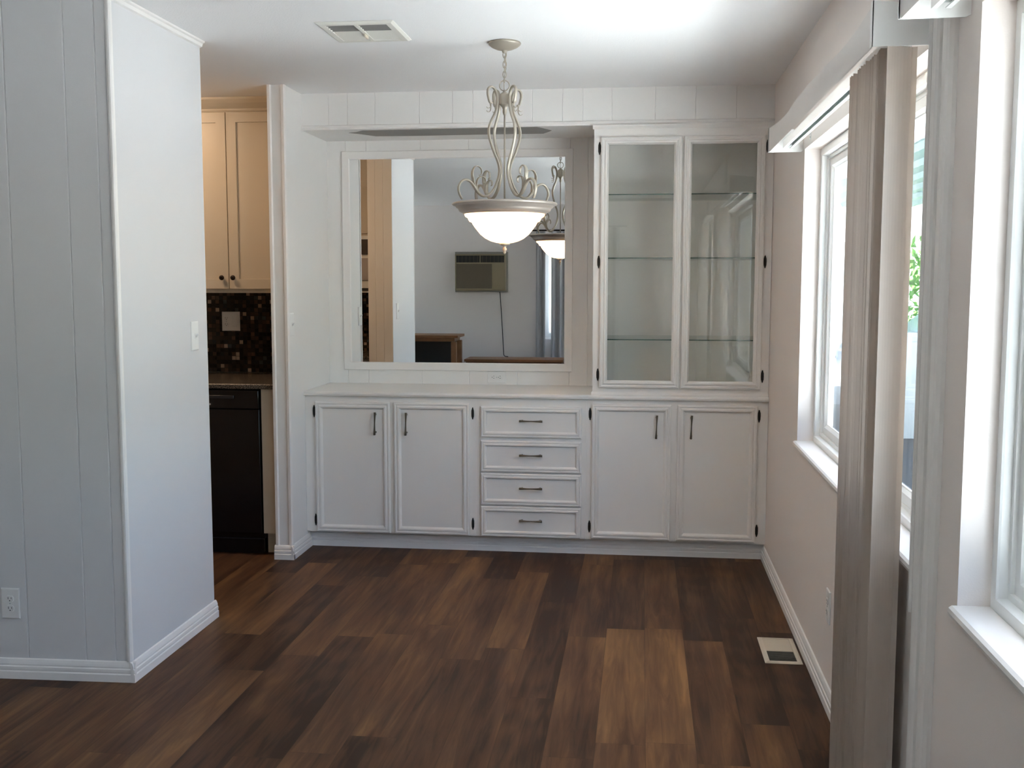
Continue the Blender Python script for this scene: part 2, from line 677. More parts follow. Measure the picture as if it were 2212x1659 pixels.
# back wall of dining alcove and kitchen
m_ = MB()
m_.prism(groove_prof(L - 0.09, R, YB, YB + 0.12, [-1.83, -1.70, -1.36, -1.06, -0.76, -0.44, -0.33]), 'z', 0, H)
struct('wall_back', m_, M_WALL)
m_ = MB()
m_.box(XL, L - 0.0905, YB, YB + 0.12, 0, H)
struct('wall_kitchen', m_, M_KWALL)

# the stub between kitchen and dining niche
m_ = MB()
m_.box(L - 0.088, L, YP + 0.004, YB, 0, H)
struct('wall_partition', m_, M_WALL)
m_ = MB()                                    # rounded bead strips on its front edge
for xx in (L - 0.096, L - 0.018):
    m_.prism([(xx, YP + 0.008), (xx + 0.003, YP - 0.004), (xx + 0.018, YP - 0.006), (xx + 0.024, YP + 0.002), (xx + 0.024, YP + 0.02), (xx, YP + 0.02)], 'z', 0.08, H)
struct('trim_1', m_, M_TRIM)

# left wall: panelled face towards the camera, and its return towards the dining area
TILT = 0.035                                  # the panelled wall stands slightly off square
m_ = MB()
g = [-2.040, -2.161, -2.397, -2.52, -2.64, -2.88, -3.0, -3.3, -3.42, -3.66, -3.9, -4.1, -4.4, -4.7, -4.9]
pr = groove_prof(XL, W, YN, YN + 0.10, g, 0.007, 0.004)
pr = [(x, y - TILT * (W - x) if y < YN + 0.05 else y) for x, y in pr]
m_.prism(pr, 'z', 0, H)
m_.box(W - 0.198, W, YN + 0.10, YF, 0, H)
struct('wall_left', m_, M_LWALL)
m_ = MB()                                    # panelled kitchen side of that return
m_.prism(groove_prof(W - 0.198, W - 0.002, YF + 0.006, YF + 0.0005, [-2.045, -2.11], 0.005, 0.003), 'z', 0, H)
struct('trim_2', m_, M_KWALL)
m_ = MB()                                    # corner bead
m_.prism([(W + 0.0005, YN - 0.007), (W - 0.004, YN - 0.0115), (W - 0.010, YN - 0.0125), (W - 0.017, YN - 0.010), (W - 0.022, YN - 0.004), (W - 0.023, YN + 0.002), (W - 0.001, YN + 0.002), (W - 0.001, YN + 0.006), (W + 0.002, YN + 0.006), (W + 0.0025, YN - 0.002)], 'z', 0.0815, H)
struct('trim_3', m_, M_TRIM)
m_ = MB()                                    # small crown along the return
m_.prism([(W, H - 0.001), (W + 0.024, H - 0.001), (W + 0.022, H - 0.008), (W + 0.014, H - 0.012), (W + 0.010, H - 0.024), (W, H - 0.028)], 'y', YN - 0.003, YF + 0.004)
struct('trim_4', m_, M_TRIM)

# other walls around the living room and kitchen
m_ = MB()
WX = (-1.40, -0.45, 0.75, 2.10)               # far window behind the curtains
m_.box(XL, WX[0], Y0 - 0.12, Y0, 0, H)
m_.box(WX[1], R, Y0 - 0.12, Y0, 0, H)
m_.box(WX[0], WX[1], Y0 - 0.12, Y0, 0, WX[2])
m_.box(WX[0], WX[1], Y0 - 0.12, Y0, WX[3], H)
struct('wall_front', m_, M_FWALL)
m_ = MB()
m_.box(XL - 0.12, XL, Y0 - 0.12, ADDED_WIN4[0], 0, H)
m_.box(XL - 0.12, XL, ADDED_WIN4[1], YB + 0.12, 0, H)
m_.box(XL - 0.12, XL, ADDED_WIN4[0], ADDED_WIN4[1], 0, ADDED_WIN4[2])
m_.box(XL - 0.12, XL, ADDED_WIN4[0], ADDED_WIN4[1], ADDED_WIN4[3], H)
struct('wall_side', m_, M_WALL)

# soffit over the built-in cabinets
m_ = MB()
gx = [-1.79, -1.68, -1.519, -1.263, -1.073, -0.957, -0.621, -0.452, -0.34, -0.178, 0.06, 0.28, 0.5]
m_.prism(groove_prof(L, R, D + 0.03, YB, gx, 0.005, 0.003), 'z', ZS, H)
sof = struct('trim_5', m_, M_WALL)
m_ = MB()
m_.prism([(D + 0.030, ZS - 0.001), (D + 0.018, ZS + 0.001), (D + 0.014, ZS + 0.010), (D + 0.018, ZS + 0.022), (D + 0.024, ZS + 0.026), (D + 0.030, ZS + 0.027)], 'x', L, R)
obj('edge_moulding', m_, M_TRIM, sof)
m_ = MB()
pat = [(-1.705, 6.175), (-1.66, 6.16), (-1.60, 6.095), (-1.3, 6.085), (-0.80, 6.065), (-0.60, 6.060), (-0.575, 6.105), (-0.525, 6.215), (-0.545, 6.26), (-0.585, 6.335), (-0.9, 6.33), (-1.35, 6.345), (-1.585, 6.335), (-1.655, 6.23)]
m_.prism(pat, 'z', ZS - 0.0015, ZS + 0.0005)
obj('bare_patch', m_, M_BARE, sof, label='torn bare grey patch under the soffit')

# ceiling line trims, baseboards
BASE = [(0.0, 0.0), (0.017, 0.0), (0.017, 0.030), (0.013, 0.034), (0.015, 0.040), (0.015, 0.050), (0.011, 0.054), (0.012, 0.060), (0.010, 0.068), (0.006, 0.078), (0.0, 0.081)]


def baseboard(name, segs):
    mb = MB()
    for ax, c, s, a0, a1 in segs:            # ax runs along; c face coordinate; s outward sign
        mb.prism([(c + s * d, z) for d, z in BASE], 'y' if ax == 'y' else 'x', a0, a1)
    return struct(name, mb, M_TRIM)


baseboard('baseboard_right', [('y', R, -1, Y0, D + 0.045)])
b_ = baseboard('baseboard_left', [('y', W, 1, YN - 0.018, YF + 0.012)])
mb = MB()
a_, c_ = (XL, YN - TILT * (W - XL)), (W + 0.017, YN)
dx = Vector((c_[0] - a_[0], c_[1] - a_[1] + 0.0006)).normalized()
nn = Vector((dx.y, -dx.x))
A = [mb.bm.verts.new((a_[0] + nn.x * d, a_[1] + nn.y * d, z)) for d, z in BASE]
B = [mb.bm.verts.new((c_[0] + nn.x * d - 0.0005, c_[1] + nn.y * d, z)) for d, z in BASE]
for i in range(len(BASE)):
    k = (i + 1) % len(BASE)
    mb.face([A[i], A[k], B[k], B[i]])
mb.face(A)
mb.face(B[::-1])
struct('baseboard_panel', mb, M_TRIM)
baseboard('baseboard_partition', [('y', L, 1, YP - 0.018, D + 0.045), ('x', YP, -1, L - 0.100, L + 0.017)])
baseboard('baseboard_front', [('x', Y0, 1, XL, R - 0.02)])

# wall trim between the two windows
m_ = MB()
x_ = R
prof = [(x_, 2.585)]
for ya, yb, dp in ((2.585, 2.626, 0.026), (2.632, 2.652, 0.020), (2.658, 2.690, 0.030), (2.697, 2.728, 0.024)):
    for k in range(7):
        an = PI * k / 6
        prof.append((x_ - 0.010 - (dp - 0.010) * math.sin(an) ** 0.7, (ya + yb) / 2 - (yb - ya) / 2 * math.cos(an)))
prof.append((x_, 2.728))
m_.prism(prof, 'z', 0.0, H)
struct('trim_6', m_, M_TRIM)
m_ = MB()
m_.prism([(R, 2.738), (R - 0.020, 2.738), (R - 0.025, 2.743), (R - 0.025, 2.752), (R - 0.020, 2.757), (R, 2.757)], 'z', WIN1[2] - 0.11, H - 0.4)
struct('trim_7', m_, M_TRIM)


# ------------------------------------------------------------------ windows
def window(name, y0, y1, z0, z1, ax='x', c=R, dirn=1, vinyl=M_VINYL, mull=True):
    """window set into a wall; frame face sits 7 cm behind the wall face"""
    def P(u, v, h):
        q = c + dirn * (0.115 - h)
        return (q, u, v) if ax == 'x' else (u, q, v)
    mb = MB()
    mb.rings(P, y0, y1, z0, z1, [(0.0005, 0.0), (0.0005, 0.045), (0.032, 0.045), (0.034, 0.040), (0.036, 0.022), (0.050, 0.022), (0.050, 0.0)], fill=False)
    root = struct(name, mb, vinyl)
    ym = (y0 + y1) / 2
    spans = [(y0 + 0.05, ym + 0.02, 0.020), (ym - 0.02, y1 - 0.05, 0.012)] if mull else [(y0 + 0.05, y1 - 0.05, 0.018)]
    for s0, s1, hh in spans:
        mb = MB()
        mb.rings(P, s0, s1, z0 + 0.05, z1 - 0.05, [(0, hh - 0.018), (0, hh), (0.030, hh), (0.034, hh - 0.004), (0.040, hh - 0.010), (0.044, hh - 0.012), (0.044, hh - 0.018)], fill=False)
        s_ = obj('sash', mb, vinyl, root)
        mb = MB()
        a = P(s0 + 0.04, z0 + 0.09, hh - 0.016)
        b = P(s1 - 0.04, z1 - 0.09, hh - 0.0135)
        mb.box(min(a[0], b[0]), max(a[0], b[0]), min(a[1], b[1]), max(a[1], b[1]), a[2], b[2])
        obj('pane', mb, M_WGLASS, s_)
    return root


w1 = window('window_1', *WIN1)
w2 = window('window_2', *WIN2)
w3 = window('window_added_1', *ADDED_WIN3)  # unseen, added to let daylight in behind the camera
w4 = window('window_4', WX[0], WX[1], WX[2], WX[3], ax='y', c=Y0, dirn=-1)
for root, wn_ in ((w1, WIN1), (w2, WIN2), (w3, ADDED_WIN3)):
    mb = MB()
    z0 = wn_[2]
    mb.prism([(R + 0.069, z0 - 0.0), (R + 0.069, z0 + 0.006), (R - 0.012, z0 + 0.006), (R - 0.019, z0 + 0.001), (R - 0.021, z0 - 0.008), (R - 0.018, z0 - 0.017), (R - 0.001, z0 - 0.021), (R - 0.001, z0)], 'y', wn_[0] + 0.001, wn_[1] - 0.001)
    obj('sill', mb, M_TRIM, root)
for wn_ in (WIN1, WIN2, ADDED_WIN3):
    portal((RO - 0.005, (wn_[0] + wn_[1]) / 2, (wn_[2] + wn_[3]) / 2), (0, PI / 2, 0), wn_[3] - wn_[2], wn_[1] - wn_[0])
window('window_added_2', *ADDED_WIN4, c=XL, dirn=-1)  # unseen, added to brighten the far end of the living room
portal((XL - 0.118, (ADDED_WIN4[0] + ADDED_WIN4[1]) / 2, (ADDED_WIN4[2] + ADDED_WIN4[3]) / 2), (0, -PI / 2, 0), ADDED_WIN4[3] - ADDED_WIN4[2], ADDED_WIN4[1] - ADDED_WIN4[0])
portal(((WX[0] + WX[1]) / 2, Y0 - 0.115, (WX[2] + WX[3]) / 2), (PI / 2, 0, 0), WX[1] - WX[0], WX[3] - WX[2])


# ------------------------------------------------------------------ built-in base cabinets
def PF(y):
    return lambda u, v, h: (u, y - h, v)


DOOR = [(0, 0.0), (0, 0.017), (0.004, 0.021), (0.010, 0.022), (0.014, 0.018), (0.018, 0.018), (0.023, 0.023), (0.031, 0.023), (0.036, 0.017), (0.040, 0.011), (0.042, 0.008)]
DRAW = [(0, 0.0), (0, 0.015), (0.004, 0.020), (0.009, 0.021), (0.012, 0.018), (0.015, 0.018), (0.019, 0.023), (0.026, 0.023), (0.032, 0.014), (0.034, 0.008)]


def hinge(x, z, y, parent):
    mb = MB()
    prof = [(0.0, -0.036), (0.003, -0.033), (0.0045, -0.026), (0.0072, -0.018), (0.0078, 0.0), (0.0072, 0.018), (0.0045, 0.026), (0.003, 0.033), (0.0, 0.036)]
    mb.lathe([(r, z + dz) for r, dz in prof], (x, y - 0.002), 12)
    return obj('hinge', mb, M_HINGE, parent)


def pull(x, z, y, parent, vertical, length=0.13, tilt=0.0):
    """slim bar pull: wide flat ends pinched to a waist, on two posts"""
    mb = MB()
    n = 13
    pts, rad = [], []
    for i in range(n):
        t = i / (n - 1) * 2 - 1
        a = t * length / 2
        out = 0.026 - 0.004 * abs(t) ** 3
        pts.append((x + tilt * a, y - out, z + a) if vertical else (x + a, y - out, z + tilt * a))
        rad.append(0.0062 + 0.0062 * abs(t) ** 1.6)
    mb.tube(pts, rad, 10, flat=0.55, ref=(0, 1, 0))
    for s in (-1, 1):
        a = s * length * 0.40
        q = (x, z + a) if vertical else (x + a, z)
        mb.tube([(q[0], y, q[1]), (q[0], y - 0.012, q[1]), (q[0], y - 0.024, q[1])], [0.0062, 0.0045, 0.0045], 10)
    return obj('handle', mb, M_PULL, parent)


ZCB, ZCT = 0.906, 0.932                      # counter underside, top


def carcass(mb, x0, x1, open_rects):
    """box with a face frame 2 cm thick around the openings"""
    mb.box(x0, x1, D + 0.019, YB - 0.012, 0.10, ZCB - 0.0005)
    mb.box(x0, x1, D, D + 0.019, 0.10, ZCB - 0.0005)
    mb.box(x0, x1, D + 0.062, D + 0.075, 0.001, 0.0995)


def base_unit(name, label, x0, x1, doors, drawers=()):
    t = thing(name, label, 'cabinet', ((x0 + x1) / 2, (D + YB) / 2, 0))
    mb = MB()
    carcass(mb, x0, x1, None)
    obj('body', mb, M_CAB, t)
    mb = MB()
    mb.prism([(D + 0.0615 - d * 0.7, z) for d, z in BASE], 'x', x0, x1)
    obj('kickboard', mb, M_TRIM, t)
    for dx0, dx1, dz0, dz1, hx, px in doors:
        mb = MB()
        mb.rings(PF(D - 0.0005), dx0, dx1, dz0, dz1, DOOR, back=True)
        d_ = obj('door', mb, M_CAB, t)
        for hz in (dz1 - 0.058, dz0 + 0.066):
            hinge(hx, hz, D, d_)
        pull(px, dz1 - 0.122, D - 0.008, d_, True, tilt=0.03)
    for dx0, dx1, dz0, dz1 in drawers:
        mb = MB()
        mb.rings(PF(D - 0.0005), dx0, dx1, dz0, dz1, DRAW, back=True)
        d_ = obj('drawer', mb, M_CAB, t)
        pull((dx0 + dx1) / 2 + 0.002, (dz0 + dz1) / 2 + 0.009, D - 0.008, d_, False)
    return t


base_unit('base_cabinet', 'white two-door base cabinet beside the kitchen partition, below the mirror', L + 0.001, -0.937,
          [(-1.884, -1.442, 0.104, 0.872, -1.895, -1.526), (-1.417, -0.976, 0.104, 0.873, -0.957, -1.343)])
base_unit('drawer_cabinet', 'white cabinet with four stacked drawers in the middle of the built-in', -0.9365, -0.3045, [],
          [(-0.909, -0.331, 0.681, 0.858), (-0.909, -0.331, 0.481, 0.662), (-0.909, -0.331, 0.288, 0.473), (-0.909, -0.331, 0.103, 0.281)])
base_unit('base_cabinet', 'white two-door base cabinet under the glass-front hutch', -0.304, R - 0.001,
          [(-0.273, 0.171, 0.108, 0.880, -0.284, 0.090), (0.206, 0.644, 0.110, 0.882, 0.655, 0.283)])

m_ = MB()
m_.prism([(YB - 0.001, ZCB), (YB - 0.001, ZCT), (D - 0.018, ZCT), (D - 0.024, ZCT - 0.004), (D - 0.026, ZCT - 0.013), (D - 0.024, ZCB + 0.004), (D - 0.019, ZCB)], 'x', L + 0.001, R - 0.001)
tag(obj('countertop', m_, M_CAB), 'long white painted countertop over the built-in base cabinets', 'countertop')

# ------------------------------------------------------------------ glass-front hutch
HX0, HX1, HY = -0.273, R - 0.002, D + 0.004
t = thing('display_hutch', 'white built-in hutch with two glass doors standing on the countertop', 'cabinet', ((HX0 + HX1) / 2, (HY + YB) / 2, ZCT + 0.0005))
m_ = MB()
z0, z1 = ZCT + 0.0005, ZS - 0.0015
m_.box(HX0, HX0 + 0.018, HY + 0.018, YB - 0.002, z0, z1)
m_.box(HX1 - 0.018, HX1, HY + 0.018, YB - 0.002, z0, z1)
m_.box(HX0 + 0.018, HX1 - 0.018, YB - 0.012, YB - 0.002, z0, z1)
m_.box(HX0 + 0.018, HX1 - 0.018, HY + 0.018, YB - 0.012, z0, z0 + 0.022)
m_.box(HX0 + 0.018, HX1 - 0.018, HY + 0.018, YB - 0.012, z1 - 0.04, z1)
# face frame
m_.box(HX0, HX0 + 0.045, HY, HY + 0.018, z0, z1)
m_.box(HX1 - 0.065, HX1, HY, HY + 0.018, z0, z1)
m_.box(0.198, 0.232, HY, HY + 0.018, z0 + 0.05, z1 - 0.07)
m_.box(HX0 + 0.045, HX1 - 0.065, HY, HY + 0.018, z0, z0 + 0.05)
m_.box(HX0 + 0.045, HX1 - 0.065, HY, HY + 0.018, z1 - 0.07, z1)
obj('body', m_, M_CAB, t)
m_ = MB()
m_.prism([(HY, z1), (HY - 0.010, z1), (HY - 0.009, z1 - 0.008), (HY - 0.003, z1 - 0.018), (HY, z1 - 0.022)], 'x', HX0 - 0.008, HX1)
obj('crown', m_, M_CAB, t)
m_ = MB()
m_.prism([(HY, z0), (HY - 0.008, z0), (HY - 0.008, z0 + 0.004), (HY, z0 + 0.016)], 'x', HX0 - 0.006, HX1)
obj('base_moulding', m_, M_CAB, t)
GD = [(0, 0.0), (0, 0.017), (0.004, 0.021), (0.011, 0.022), (0.015, 0.019), (0.020, 0.019), (0.026, 0.024), (0.034, 0.023), (0.042, 0.012), (0.043, 0.002)]
for (dx0, dx1, hx) in ((-0.234, 0.209, -0.243), (0.220, 0.656, 0.668)):
    mb = MB()
    mb.rings(PF(HY - 0.0005), dx0, dx1, 0.973, 2.362, GD, fill=False)
    mb.rings(PF(HY - 0.0005), dx0, dx1, 0.973, 2.362, [(0.043, 0.002), (0.043, 0.0), (0, 0)], fill=False)
    d_ = obj('door', mb, M_CAB, t)
    mb = MB()
    mb.box(dx0 + 0.041, dx1 - 0.041, HY - 0.007, HY - 0.004, 1.014, 2.321)
    obj('glass_pane', mb, M_PANE, d_)
    for hz in (2.302, 1.678, 1.046):
        hinge(hx, hz, HY, d_)
for zz in (2.052, 1.700, 1.243):
    mb = MB()
    mb.mi = 0
    mb.box(HX0 + 0.019, HX1 - 0.019, HY + 0.033, YB - 0.014, zz - 0.003, zz + 0.003)
    mb.mi = 1
    mb.box(HX0 + 0.019, HX1 - 0.019, HY + 0.030, HY + 0.033, zz - 0.003, zz + 0.003)
    obj('glass_shelf', mb, [M_SHELF, M_SHELFE], t)

# ------------------------------------------------------------------ wall mirror
t = thing('wall_mirror', 'large square mirror in a flat white frame on the alcove wall', 'mirror', (-1.137, YB, 1.017))
m_ = MB()
FR = [(0, 0.001), (0, 0.014), (0.003, 0.017), (0.044, 0.017), (0.048, 0.013), (0.050, 0.006)]
m_.rings(PF(YB), -1.853, -0.421, 1.017, 2.366, FR, fill=False)
obj('frame', m_, M_TRIM, t)
m_ = MB()
m_.box(-1.808, -0.466, YB - 0.0075, YB - 0.002, 1.062, 2.321)
obj('glass', m_, M_MIRROR, t)


# ------------------------------------------------------------------ outlets and switches
def plate(name, label, cat, c, u, v, n, w_, h_, kinds, group=None):
    """cover plate at c, u across, v up, n out of the wall"""
    u, v, n = Vector(u), Vector(v), Vector(n)
    c = Vector(c)
    t = thing(name, label, cat, c, group)

    def P(a, b, h):
        return tuple(c + u * a + v * b + n * (h + 0.0006))
    mb = MB()
    mb.rings(P, -w_ / 2, w_ / 2, -h_ / 2, h_ / 2, [(0, 0), (0, 0.003), (0.002, 0.0055), (0.006, 0.006)], back=True)
    obj('cover_plate', mb, M_PLATE, t)
    for kind, a0, rot in kinds:
        if kind == 'duplex':
            for s in (-1, 1):
                mb = MB()
                mb.mi = 0
                ring0, ring1 = [], []
                for k in range(20):
                    an = 2 * PI * k / 20
                    aa, bb = 0.0165 * math.cos(an), max(-0.0125, min(0.0125, 0.0165 * math.sin(an)))
                    ring0.append(mb.bm.verts.new(P(*(((a0 + aa), s * 0.0195 + bb) if not rot else (s * 0.0195 + bb, a0 + aa)), 0.0055)))
                    ring1.append(mb.bm.verts.new(P(*(((a0 + aa * 0.95), s * 0.0195 + bb * 0.95) if not rot else (s * 0.0195 + bb * 0.95, a0 + aa * 0.95)), 0.0085)))
                for k in range(20):
                    mb.face([ring0[k], ring0[(k + 1) % 20], ring1[(k + 1) % 20], ring1[k]])
                mb.face(ring1)
                r_ = obj('receptacle', mb, M_PLATE, t)
                mb = MB()
                for (q0, q1, r0, r1) in ((-0.0075, -0.0055, -0.002, 0.007), (0.0055, 0.0075, -0.001, 0.006), (-0.002, 0.002, -0.0095, -0.0055)):
                    pts = [(q0, r0), (q1, r0), (q1, r1), (q0, r1)]
                    vs = []
                    for hh in (0.0080, 0.0089):
                        for a, b in pts:
                            vs.append(mb.bm.verts.new(P(*((a0 + a, s * 0.0195 + b) if not rot else (s * 0.0195 + b, a0 + a)), hh)))
                    for k in range(4):
                        mb.face([vs[k], vs[(k + 1) % 4], vs[4 + (k + 1) % 4], vs[4 + k]])
                    mb.face(vs[4:])
                obj('slots', mb, M_SLOT, r_)
        elif kind == 'toggle':
            mb = MB()
            mb.rings(P, a0 - 0.005, a0 + 0.005, -0.012, 0.012, [(0, 0.0055), (0, 0.0075), (0.001, 0.008)])
            pts = [P(a0, -0.004, 0.007), P(a0, 0.004, 0.014), P(a0, 0.010, 0.020)]
            mb.tube(pts, [0.0045, 0.0042, 0.0035], 8)
            obj('toggle', mb, M_PLATE, t)
        elif kind == 'rocker':
            mb = MB()
            mb.rings(P, a0 - 0.0165, a0 + 0.0165, -0.033, 0.033, [(0, 0.0055), (0, 0.008), (0.0015, 0.009)])
            obj('rocker', mb, M_PLATE, t)
        if kind == 'duplex':
            mb = MB()
            cc = Vector(P(a0, 0, 0.0058))
            mb.tube([cc, cc + n * 0.0016], 0.0028, 10)
            obj('screw', mb, M_ALU, t)
    return t


xo = -2.462
plate('electrical_outlet', 'white duplex outlet low on the panelled wall at the left', 'outlet', (xo, YN - TILT * (W - xo) - 0.0002, 0.303),
      (1, TILT, 0), (0, 0, 1), (TILT, -1, 0), 0.075, 0.122, [('duplex', 0, False)])
plate('electrical_outlet', 'white outlet mounted sideways under the mirror', 'outlet', (-0.888, YB, 0.979), (1, 0, 0), (0, 0, 1), (0, -1, 0), 0.117, 0.072, [('duplex', 0, True)])
plate('electrical_outlet', 'white outlet on the window wall near the floor vent', 'outlet', (R, 3.990, 0.370), (0, 1, 0), (0, 0, 1), (-1, 0, 0), 0.075, 0.122, [('duplex', 0, False)])
plate('electrical_outlet', 'two-gang outlet and switch plate on the mosaic backsplash', 'outlet', (-2.588, YB - 0.0095, 1.316), (1, 0, 0), (0, 0, 1), (0, -1, 0), 0.118, 0.122,
      [('duplex', -0.028, False), ('rocker', 0.028, False)])
plate('light_switch', 'white toggle switch at the kitchen-end edge of the bright left wall', 'switch', (W, 4.545, 1.328), (0, 1, 0), (0, 0, 1), (1, 0, 0), 0.072, 0.128, [('toggle', 0, False)])
plate('light_switch', 'white toggle switch on the partition beside the built-in cabinets', 'switch', (L, 5.805, 1.328), (0, 1, 0), (0, 0, 1), (1, 0, 0), 0.072, 0.128, [('toggle', 0, False)])

# ------------------------------------------------------------------ ceiling vent
t = thing('ceiling_vent', 'cream metal air vent with two dark openings set in the ceiling', 'vent', (-1.19, 4.585, H - 0.012))


def PC(u, v, h):
    return (u, v, H - 0.0005 - h)


x0, x1, y0, y1 = -1.357, -1.026, 4.405, 4.765
m_ = MB()
m_.rings(PC, x0, x1, y0, y1, [(0, 0), (0, 0.002), (0.012, 0.009), (0.036, 0.009), (0.038, 0.004)], fill=False)
obj('frame', m_, M_VENT, t)
m_ = MB()
m_.box(x0 + 0.036, x1 - 0.036, y0 + 0.036, y1 - 0.036, H - 0.003, H - 0.001)
obj('duct_opening', m_, M_VDARK, t)
for (a, b) in ((x0 + 0.036, -1.200), (-1.183, x1 - 0.036)):
    for k in range(9):
        m_ = MB()
        yy = y0 + 0.045 + k * 0.030
        closed = k > 3
        if closed:
            m_.prism([(yy - 0.006, H - 0.005), (yy + 0.024, H - 0.009), (yy + 0.025, H - 0.0075), (yy - 0.005, H - 0.0035)], 'x', a, b)
        else:
            m_.prism([(yy, H - 0.0035), (yy + 0.006, H - 0.0085), (yy + 0.0075, H - 0.0080), (yy + 0.0015, H - 0.003)], 'x', a, b)
        obj('louvre', m_, M_VENT if closed else M_VDARK, t)
m_ = MB()
m_.box(-1.200, -1.183, y0 + 0.036, y1 - 0.036, H - 0.010, H - 0.002)
obj('divider', m_, M_VENT, t)
m_ = MB()
m_.box(-1.196, -1.187, 4.585, 4.640, H - 0.024, H - 0.010, 0.002)
obj('lever', m_, M_REG, t)

# ------------------------------------------------------------------ floor register
t = thing('floor_register', 'tan metal floor vent in the plank floor beside the right baseboard', 'vent', (0.600, 4.54, 0.0005))


def PU(u, v, h):
    return (u, v, 0.0006 + h)


m_ = MB()
m_.rings(PU, 0.524, 0.677, 4.383, 4.705, [(0, 0), (0, 0.002), (0.010, 0.006), (0.020, 0.006), (0.021, 0.002)], fill=False)
obj('frame', m_, M_REG, t)
m_ = MB()
m_.box(0.545, 0.656, 4.404, 4.530, 0.0008, 0.0025)
obj('grille', m_, M_RDARK, t)
for k in range(10):
    m_ = MB()
    yy = 4.412 + k * 0.012
    m_.box(0.545, 0.656, yy, yy + 0.0035, 0.0025, 0.0045)
    obj('slat', m_, M_RDARK, t)
m_ = MB()
for k in range(6):
    yy = 4.531 + k * 0.0255
    m_.prism([(yy, 0.002), (yy + 0.0245, 0.003), (yy + 0.0245, 0.0055), (yy + 0.001, 0.004)], 'x', 0.545, 0.656)
obj('damper', m_, M_REG, t)

# ------------------------------------------------------------------ pendant light
PX, PY = -0.624, 4.87
t = thing('pendant_light', 'lit champagne-metal pendant with scrolled arms and glass bowl hanging from the ceiling', 'light', (PX, PY, 1.690))


def LZ(prof, name, m, parent=None, n=44, smooth=True):
    mb = MB()
    mb.lathe(prof, (PX, PY), n, smooth)
    return obj(name, mb, m, parent or t)


LZ([(0.0, H - 0.0005), (0.070, H - 0.0005), (0.074, H - 0.006), (0.071, H - 0.012), (0.058, H - 0.022), (0.038, H - 0.031), (0.018, H - 0.036), (0.012, H - 0.038), (0.011, H - 0.044), (0.006, H - 0.048), (0.0, H - 0.049)], 'canopy', M_FIX)
m_ = MB()
zt, zb, nl = 2.592, 2.462, 6
ll = (zt - zb) / nl
for k in range(nl):
    zc = zt - ll * (k + 0.5)
    m_.torus((PX, PY, zc), ll * 0.5 + 0.0045, 0.0021, 'y' if k % 2 == 0 else 'x', 20, 7, sx=0.50)
obj('chain', m_, M_FIX, t)
m_ = MB()
m_.tube([(PX + 0.004, PY, 2.590), (PX + 0.006, PY, 2.52), (PX - 0.004, PY + 0.002, 2.47), (PX - 0.002, PY, 2.425)], 0.0018, 6)
obj('wire', m_, M_FIX, t)
m_ = MB()
m_.torus((PX - 0.001, PY, 2.445), 0.0225, 0.0024, 'y', 32, 8)
obj('ring', m_, M_FIX, t)
LZ([(0, 2.426), (0.006, 2.424), (0.008, 2.417), (0.012, 2.414), (0.020, 2.409), (0.0225, 2.404), (0.0225, 2.368), (0.0235, 2.364), (0.0235, 2.360), (0.019, 2.357), (0.012, 2.350), (0.0105, 2.345), (0.0085, 2.341), (0.0095, 2.333), (0.0088, 2.326), (0.0055, 2.316), (0, 2.314)], 'hub', M_FIX)
LZ([(0, 2.320), (0.0042, 2.320), (0.0042, 1.92), (0, 1.92)], 'rod', M_FIX, n=16)

# one arm in (r, z); four copies turned round the rod
armp = [(0.068, 2.362), (0.079, 2.366), (0.086, 2.385), (0.0905, 2.405), (0.087, 2.424), (0.075, 2.433), (0.060, 2.430), (0.047, 2.414), (0.040, 2.390), (0.041, 2.355), (0.052, 2.320), (0.074, 2.280), (0.085, 2.245), (0.080, 2.205),
        (0.058, 2.150), (0.036, 2.105), (0.028, 2.070), (0.034, 2.035), (0.055, 1.990), (0.085, 1.958), (0.116, 1.950), (0.146, 1.968), (0.166, 1.994), (0.186, 2.012), (0.210, 2.018), (0.232, 2.006), (0.244, 1.982), (0.240, 1.955), (0.226, 1.932)]
arm_ang = [41, 131, 221, 311]


def pol(r, z, an):
    return Vector((PX + r * math.cos(an), PY + r * math.sin(an), z))


